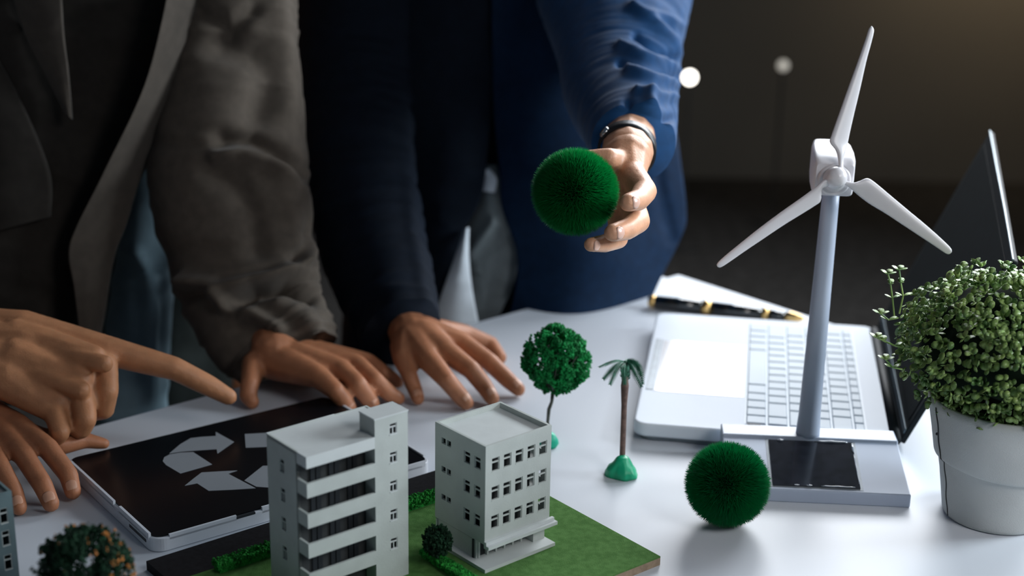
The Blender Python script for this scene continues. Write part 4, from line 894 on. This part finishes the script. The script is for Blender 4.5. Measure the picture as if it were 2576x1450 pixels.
icon([(1898, 710), (2040, 597), (2200, 590), (2290, 640), (2190, 745), (2080, 764), (1990, 758)])
adopt(tab)

# ================================================================== LAPTOP
ZL = 0.020
N0 = G(1592, 1064, ZL); Fa = G(1652, 790, ZL); Hn = G(2236, 1104, ZL)
uL = (Fa - N0).normalized(); FL = Frame(N0, uL, (uL.y, -uL.x)); LL = 0.342; DL = FL.inv(G(2225, 950, ZL))[1]
lp = thing('laptop', tuple(FL.p(LL / 2, DL / 2, 0)), 'open white laptop with glossy touchpad behind the turbine', 'laptop')
bm = bmesh.new(); prism(bm, [FL.p(u, v, 0.006) for u, v in rounded(0, LL, 0, DL, 0.014)], Vector((0, 0, ZL - 0.006))); bmesh.ops.recalc_face_normals(bm, faces=bm.faces); bev(bm, 0.0025, 3, 60); obj('base', bm, M['lap'], lp)
bm = bmesh.new(); prism(bm, [FL.p(u, v, 0.001) for u, v in rounded(0.006, LL - 0.006, 0.006, DL - 0.006, 0.012)], Vector((0, 0, 0.007))); obj('underside', bm, M['lapside'], lp)
def LP(px, py): return FL.inv(G(px, py, ZL))
c1, c2, c3, c4 = LP(1640, 984), LP(1862, 998), LP(1882, 872), LP(1674, 858)
pu0, pu1, pv0, pv1 = (c1[0] + c2[0]) / 2, (c3[0] + c4[0]) / 2, (c1[1] + c4[1]) / 2, (c2[1] + c3[1]) / 2
bm = bmesh.new(); FL.box(bm, pu0, pu1, pv0, pv1, ZL - 0.001, ZL + 0.0004); obj('touchpad', bm, M['pad'], lp)
bm = bmesh.new(); FL.box(bm, pu0 + 0.002, pu1 + 0.004, pv0 - 0.0085, pv0 - 0.001, ZL - 0.001, ZL + 0.0006); bev(bm, 0.0004, 1); obj('touchpad_button', bm, M['lapside'], lp)
kv0 = LP(1872, 1064)[1]; kv1 = LP(2180, 1074)[1]; ku0 = 0.018; ku1 = LL - 0.022
bm = bmesh.new(); FL.box(bm, ku0, ku1, kv0, kv1, ZL - 0.0005, ZL + 0.0003); obj('keyboard_well', bm, M['lapg'], lp)
proto = {}
def key(u0, u1, v0, v1):
    k = (round(u1 - u0, 4), round(v1 - v0, 4))
    if k not in proto:
        bm = bmesh.new(); K = Frame((0, 0), FL.u, FL.v); hw, hv = k[0] / 2, k[1] / 2
        hexa(bm, [K.p(a * hw, b * hv, 0) for a, b in ((-1, -1), (1, -1), (1, 1), (-1, 1))] + [K.p(a * (hw - .0012), b * (hv - .0012), 0.0013) for a, b in ((-1, -1), (1, -1), (1, 1), (-1, 1))])
        for v in bm.verts: v.co.z -= TZ
        bmesh.ops.recalc_face_normals(bm, faces=bm.faces); me = bpy.data.meshes.new('key'); bm.to_mesh(me); bm.free(); me.materials.append(M['lapk']); proto[k] = me
    o = bpy.data.objects.new('key', proto[k]); COL.objects.link(o); o.location = FL.p((u0 + u1) / 2, (v0 + v1) / 2, ZL + 0.0003); o.parent = lp
ku = ku1 - ku0; rowsK = [ [1.25, 1, 1, 1.2, 5.3, 1.2, 1, 1, 1, 1], [2.2] + [1] * 10 + [1.8, 1], [1.7] + [1] * 11 + [1.9], [1.4] + [1] * 12 + [1.2], [1] * 13 + [1.6], [0.95] * 15]
rh = [1, 1, 1, 1, 1, 0.55]; vv = kv0 + 0.001; tot = sum(rh); kh = (kv1 - kv0 - 0.002) / tot
for rI, row in enumerate(rowsK):
    h_ = kh * rh[rI]; uu = ku1 - 0.001; un = (ku - 0.002) / sum(row)
    for w_ in row:
        key(uu - w_ * un + 0.0008, uu - 0.0008, vv + 0.0008, vv + h_ - 0.0008); uu -= w_ * un
    vv += h_
bm = bmesh.new(); FL.box(bm, 0.0165, 0.0175 + 0.001, kv0 + 0.003, kv0 + 0.016, ZL, ZL + 0.001); obj('key_gap', bm, M['tabd'], lp)
# hinge and lid
hz = ZL - 0.004
bm = bmesh.new(); tube(bm, [FL.p(0.012, DL - 0.001, hz + 0.002), FL.p(LL - 0.012, DL - 0.001, hz + 0.002)], 0.0055, 16); obj('hinge', bm, M['lidb'], lp, True)
Nh = G(2262, 1112, 0.006); Fh = Nh + Vector((FL.u.x, FL.u.y, 0)) * LL
ln = Vector((FL.v.x, FL.v.y, 0)); best = None
for a_ in range(40, 90):
    for L_ in range(180, 300, 3):
        p = Nh + (ln * math.cos(math.radians(a_)) + UPV * math.sin(math.radians(a_))) * L_ / 1000; x, y, _ = proj(p); e = (x - 2548) ** 2 + (y - 650) ** 2
        if best is None or e < best[0]: best = (e, p)
Nt = best[1]; nL = (Nt - Nh).cross(Fh - Nh).normalized()
if nL.dot(ln) > 0: nL = -nL
r = ray(2490, 330); Ft = CAMP + r * ((Nh - CAMP).dot(nL) / r.dot(nL))
def lidq(a, b, c_, d, off, th, name, m, par=None):
    bm = bmesh.new(); hexa(bm, [x + nL * off for x in (a, b, c_, d)] + [x + nL * (off + th) for x in (a, b, c_, d)]); bmesh.ops.recalc_face_normals(bm, faces=bm.faces); bev(bm, min(0.001, abs(th) * 0.3), 1); return obj(name, bm, m, par or lp)
def bil(s, t_): return Nh.lerp(Fh, s).lerp(Nt.lerp(Ft, s), t_)
lid = lidq(bil(0, 0), bil(1, 0), bil(1, 1), bil(0, 1), 0, -0.006, 'lid', M['lidb'])
lidq(bil(0.03, 0.10), bil(0.97, 0.10), bil(0.97, 0.95), bil(0.03, 0.95), 0.0001, 0.0006, 'display', M['lid'], lid)
lidq(bil(0.0, 0.045), bil(1, 0.045), bil(1, 0.07), bil(0, 0.07), 0.0001, 0.0012, 'hinge_strip', M['rim'], lid)
bm = bmesh.new(); tube(bm, [bil(0, 1), bil(0.33, 1.003), bil(0.66, 1.0), bil(1, 1)], 0.0011, 6); obj('rim', bm, M['rim'], lid)
adopt(lp)

# ================================================================== PEN
z_ = 0.0088; X1 = lambda x, y: (1560 + x / 3.22, 680 + y / 3.22)
pa0 = G(1632, 758, z_); pa1 = G(2028, 803, z_)
pe = thing('fountain_pen', tuple((pa0 + pa1) / 2), 'black fountain pen with gold bands lying behind the laptop', 'pen'); axp = (pa1 - pa0).normalized(); LP_ = (pa1 - pa0).length
def seg(name, a, b, prof, m):
    bm = bmesh.new(); lathe(bm, pa0, [(r_, LP_ * lerp(a, b, s)) for s, r_ in [(s_, q_ * 1.2) for s_, q_ in prof]], 20, axp); obj(name, bm, m, pe, True)
zf = 0.0068
seg('end_cap', 0, 0.045, ((0, .005), (.1, .0062), (1, .0066)), M['gold'])
seg('cap', 0.045, 0.35, ((0, .0068), (1, .0072)), M['pen'])
seg('gold_band', 0.35, 0.40, ((0, .0075), (1, .0075)), M['gold'])
seg('barrel', 0.40, 0.73, ((0, .0070), (1, .0064)), M['pen'])
seg('gold_band', 0.73, 0.765, ((0, .0068), (1, .0068)), M['gold'])
seg('grip', 0.765, 0.87, ((0, .0056), (1, .0048)), M['pen'])
seg('nib', 0.87, 1.0, ((0, .0050), (.3, .0058), (.7, .0036), (1, .0005)), M['gold'])
adopt(pe)

# ================================================================== POTTED PLANT
pc = G(2500, 1292, 0); potc = Vector((pc.x, pc.y, TZ)); PH = 0.112
pt = thing('potted_plant', tuple(potc), 'bushy small-leaved green plant in grey fabric pot', 'plant')
def potr(z): return interp([(0, 0.0435), (0.003, 0.0452), (0.04, 0.0510), (0.075, 0.0580), (0.112, 0.0650)], z)
bm = bmesh.new(); lathe(bm, potc, [(0.041, 0.0003), (0.0445, 0.0012)] + [(potr(z / 1000), z / 1000) for z in range(4, 76, 6)] + [(0.050, 0.078), (0.050, 0.06)], 72); obj('pot', bm, M['pot'], pt, True)
bm = bmesh.new(); n = 96; prof = [(0.0005, 0.054), (0.0030, 0.0545), (0.0036, 0.057), (0.0030, 0.08), (0.0034, 0.104), (0.0024, 0.1115), (0.0, 0.112), (-0.003, 0.108), (-0.003, 0.09)]
rings = [[bm.verts.new(potc + Vector((math.cos(2 * PI * i / n), math.sin(2 * PI * i / n), 0)) * (potr(z) + r_ + 0.0006 * noise.noise(Vector((i * 0.2, z * 40, 0)))) + Vector((0, 0, z + 0.0022 * math.sin(i * 2 * PI / n * 2 + 1.0) * (1 if z < 0.06 else 0)))) for i in range(n)] for r_, z in prof]
for a, b in zip(rings, rings[1:]):
    for i in range(n): bm.faces.new((a[i], a[(i + 1) % n], b[(i + 1) % n], b[i]))
obj('folded_cuff', bm, M['pot'], pt, True)
# seam: direction on pot that projects near x=2385
best = None
for k in range(180, 360):
    th = math.radians(k); x = proj(potc + Vector((math.cos(th), math.sin(th), 0)) * potr(0.03) + Vector((0, 0, 0.03)))[0]
    if best is None or abs(x - 2380) < best[0]: best = (abs(x - 2380), th)
th = best[1]; dv = Vector((math.cos(th), math.sin(th), 0))
sd = Vector((-dv.y, dv.x, 0)); P = [potc + dv * (potr(z / 1000) + (0.0036 if z > 54 else 0.0002)) + sd * 0.0008 * math.sin(z * 0.23) + Vector((0, 0, z / 1000)) for z in range(2, 110, 4)]
bm = bmesh.new(); tube(bm, P, 0.00055, 6); obj('seam', bm, M['seam'], pt)
bm = bmesh.new(); bmesh.ops.create_icosphere(bm, subdivisions=2, radius=0.0014, matrix=Matrix.Translation(potc + dv * (potr(.08) + .0032) - sd * 0.003 + Vector((0, 0, 0.080)))); obj('eyelet', bm, M['seam'], pt, True)
# foliage
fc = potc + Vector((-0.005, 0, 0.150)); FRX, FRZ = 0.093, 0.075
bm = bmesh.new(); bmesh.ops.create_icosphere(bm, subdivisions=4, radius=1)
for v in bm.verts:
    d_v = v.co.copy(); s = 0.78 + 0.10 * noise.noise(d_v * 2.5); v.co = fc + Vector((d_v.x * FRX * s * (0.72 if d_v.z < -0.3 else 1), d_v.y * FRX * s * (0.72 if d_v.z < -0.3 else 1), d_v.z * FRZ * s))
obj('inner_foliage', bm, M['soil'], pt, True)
lme = bpy.data.meshes.new('leaf'); V = [(0, 0, 0), (0.30, 0.25, 0.06), (0.40, 0.60, 0.10), (0.25, 0.92, 0.08), (0, 1.03, 0.03), (-0.25, 0.92, 0.08), (-0.40, 0.60, 0.10), (-0.30, 0.25, 0.06), (0, 0.55, -0.04), (0, 0.55, -0.09)]
Fc = [(8, i, i + 1) for i in range(7)] + [(8, 7, 0)] + [(9, i + 1, i) for i in range(7)] + [(9, 0, 7)]
lme.from_pydata(V, [], Fc); lme.materials.append(M['leaf']); 
for p in lme.polygons: p.use_smooth = True
r_ = random.Random(44); cand = []
for i in range(2300):
    dv_ = Vector([r_.gauss(0, 1) for _ in range(3)]).normalized()
    if dv_.z < -0.8: continue
    lump = 1 + 0.13 * noise.noise(dv_ * 3.2 + Vector((7, 0, 0))); k = r_.uniform(0.84, 1.03) * lump; lowf = 0.78 if dv_.z < -0.2 else 1
    p = fc + Vector((dv_.x * FRX * k * lowf, dv_.y * FRX * k * lowf, dv_.z * FRZ * k))
    if p.z < TZ + 0.095: continue
    out = (dv_ + Vector((0, 0, 0.7)) + Vector([r_.gauss(0, 0.45) for _ in range(3)])).normalized()
    for s in (0, 1, 2, 3):
        o2 = Matrix.Rotation(s * PI / 2 + r_.uniform(-.2, .2), 3, dv_) @ out.orthogonal().normalized(); dir_ = (o2 * 0.9 + out * 0.55 ).normalized()
        sz = r_.uniform(0.0052, 0.0085); cand.append((p, dir_, out, sz))
        if r_.random() < 0.35: break
# sprigs sticking out at the upper left
def sprig(pts, parent):
    P = [D(*p) for p in pts]; bm = bmesh.new(); tube(bm, P, [0.0008] * len(P), 5); obj('stem', bm, M['leaf'], parent)
    for i, p in enumerate(P[1:]):
        for s in range(2 if i < len(P) - 2 else 4):
            o2 = Vector((math.cos(s * PI / (1 if i < len(P) - 2 else 2) + i * 1.3), math.sin(s * PI / (1 if i < len(P) - 2 else 2) + i * 1.3), 0.35)).normalized(); cand.insert(0, (p, o2, UPV, 0.0075))
dp = proj(fc)[2]
sprig([(2262, 790, dp - .01), (2272, 745, dp - .01), (2266, 712, dp - .01), (2262, 680, dp - .01)], pt)
sprig([(2250, 800, dp), (2245, 750, dp), (2240, 715, dp), (2234, 690, dp)], pt)
sprig([(2290, 880, dp - .02), (2250, 870, dp - .02), (2222, 858, dp - .02), (2206, 850, dp - .02)], pt)
sprig([(2260, 800, dp - .03), (2235, 805, dp - .03), (2215, 790, dp - .03)], pt)
sprig([(2576, 740, dp), (2580, 710, dp), (2578, 695, dp)], pt)
sprig([(2270, 930, dp - .03), (2245, 925, dp - .03), (2228, 905, dp - .03)], pt)
def leafmat(p, dir_, up, sz):
    Yv = dir_; Zv = (up - Yv * up.dot(Yv)).normalized(); Xv = Yv.cross(Zv)
    return Matrix(((Xv.x * sz, Yv.x * sz, Zv.x * sz, p.x), (Xv.y * sz, Yv.y * sz, Zv.y * sz, p.y), (Xv.z * sz, Yv.z * sz, Zv.z * sz, p.z), (0, 0, 0, 1)))
nfirst = 22; first = cand[:nfirst]; rest = sorted(cand[nfirst:], key=lambda c_: -(c_[3] / (proj(c_[0])[2] ** 2) * (1 if (c_[0] - fc).dot(-F0 + UC * .3) > 0 else 0.2)))
V = []; F = []
for i, c_ in enumerate(first + rest):
    mt = leafmat(*c_)
    if i < 298:
        o = bpy.data.objects.new('leaf', lme); COL.objects.link(o); o.matrix_basis = mt; o.parent = pt
    else:
        k = len(V); V += [mt @ Vector(v.co) for v in lme.vertices]; F += [tuple(k + j for j in p.vertices) for p in lme.polygons]
o = pyobj('leaves', V, F, M['leaf'], pt, True); tag(o, kind='stuff')
adopt(pt)
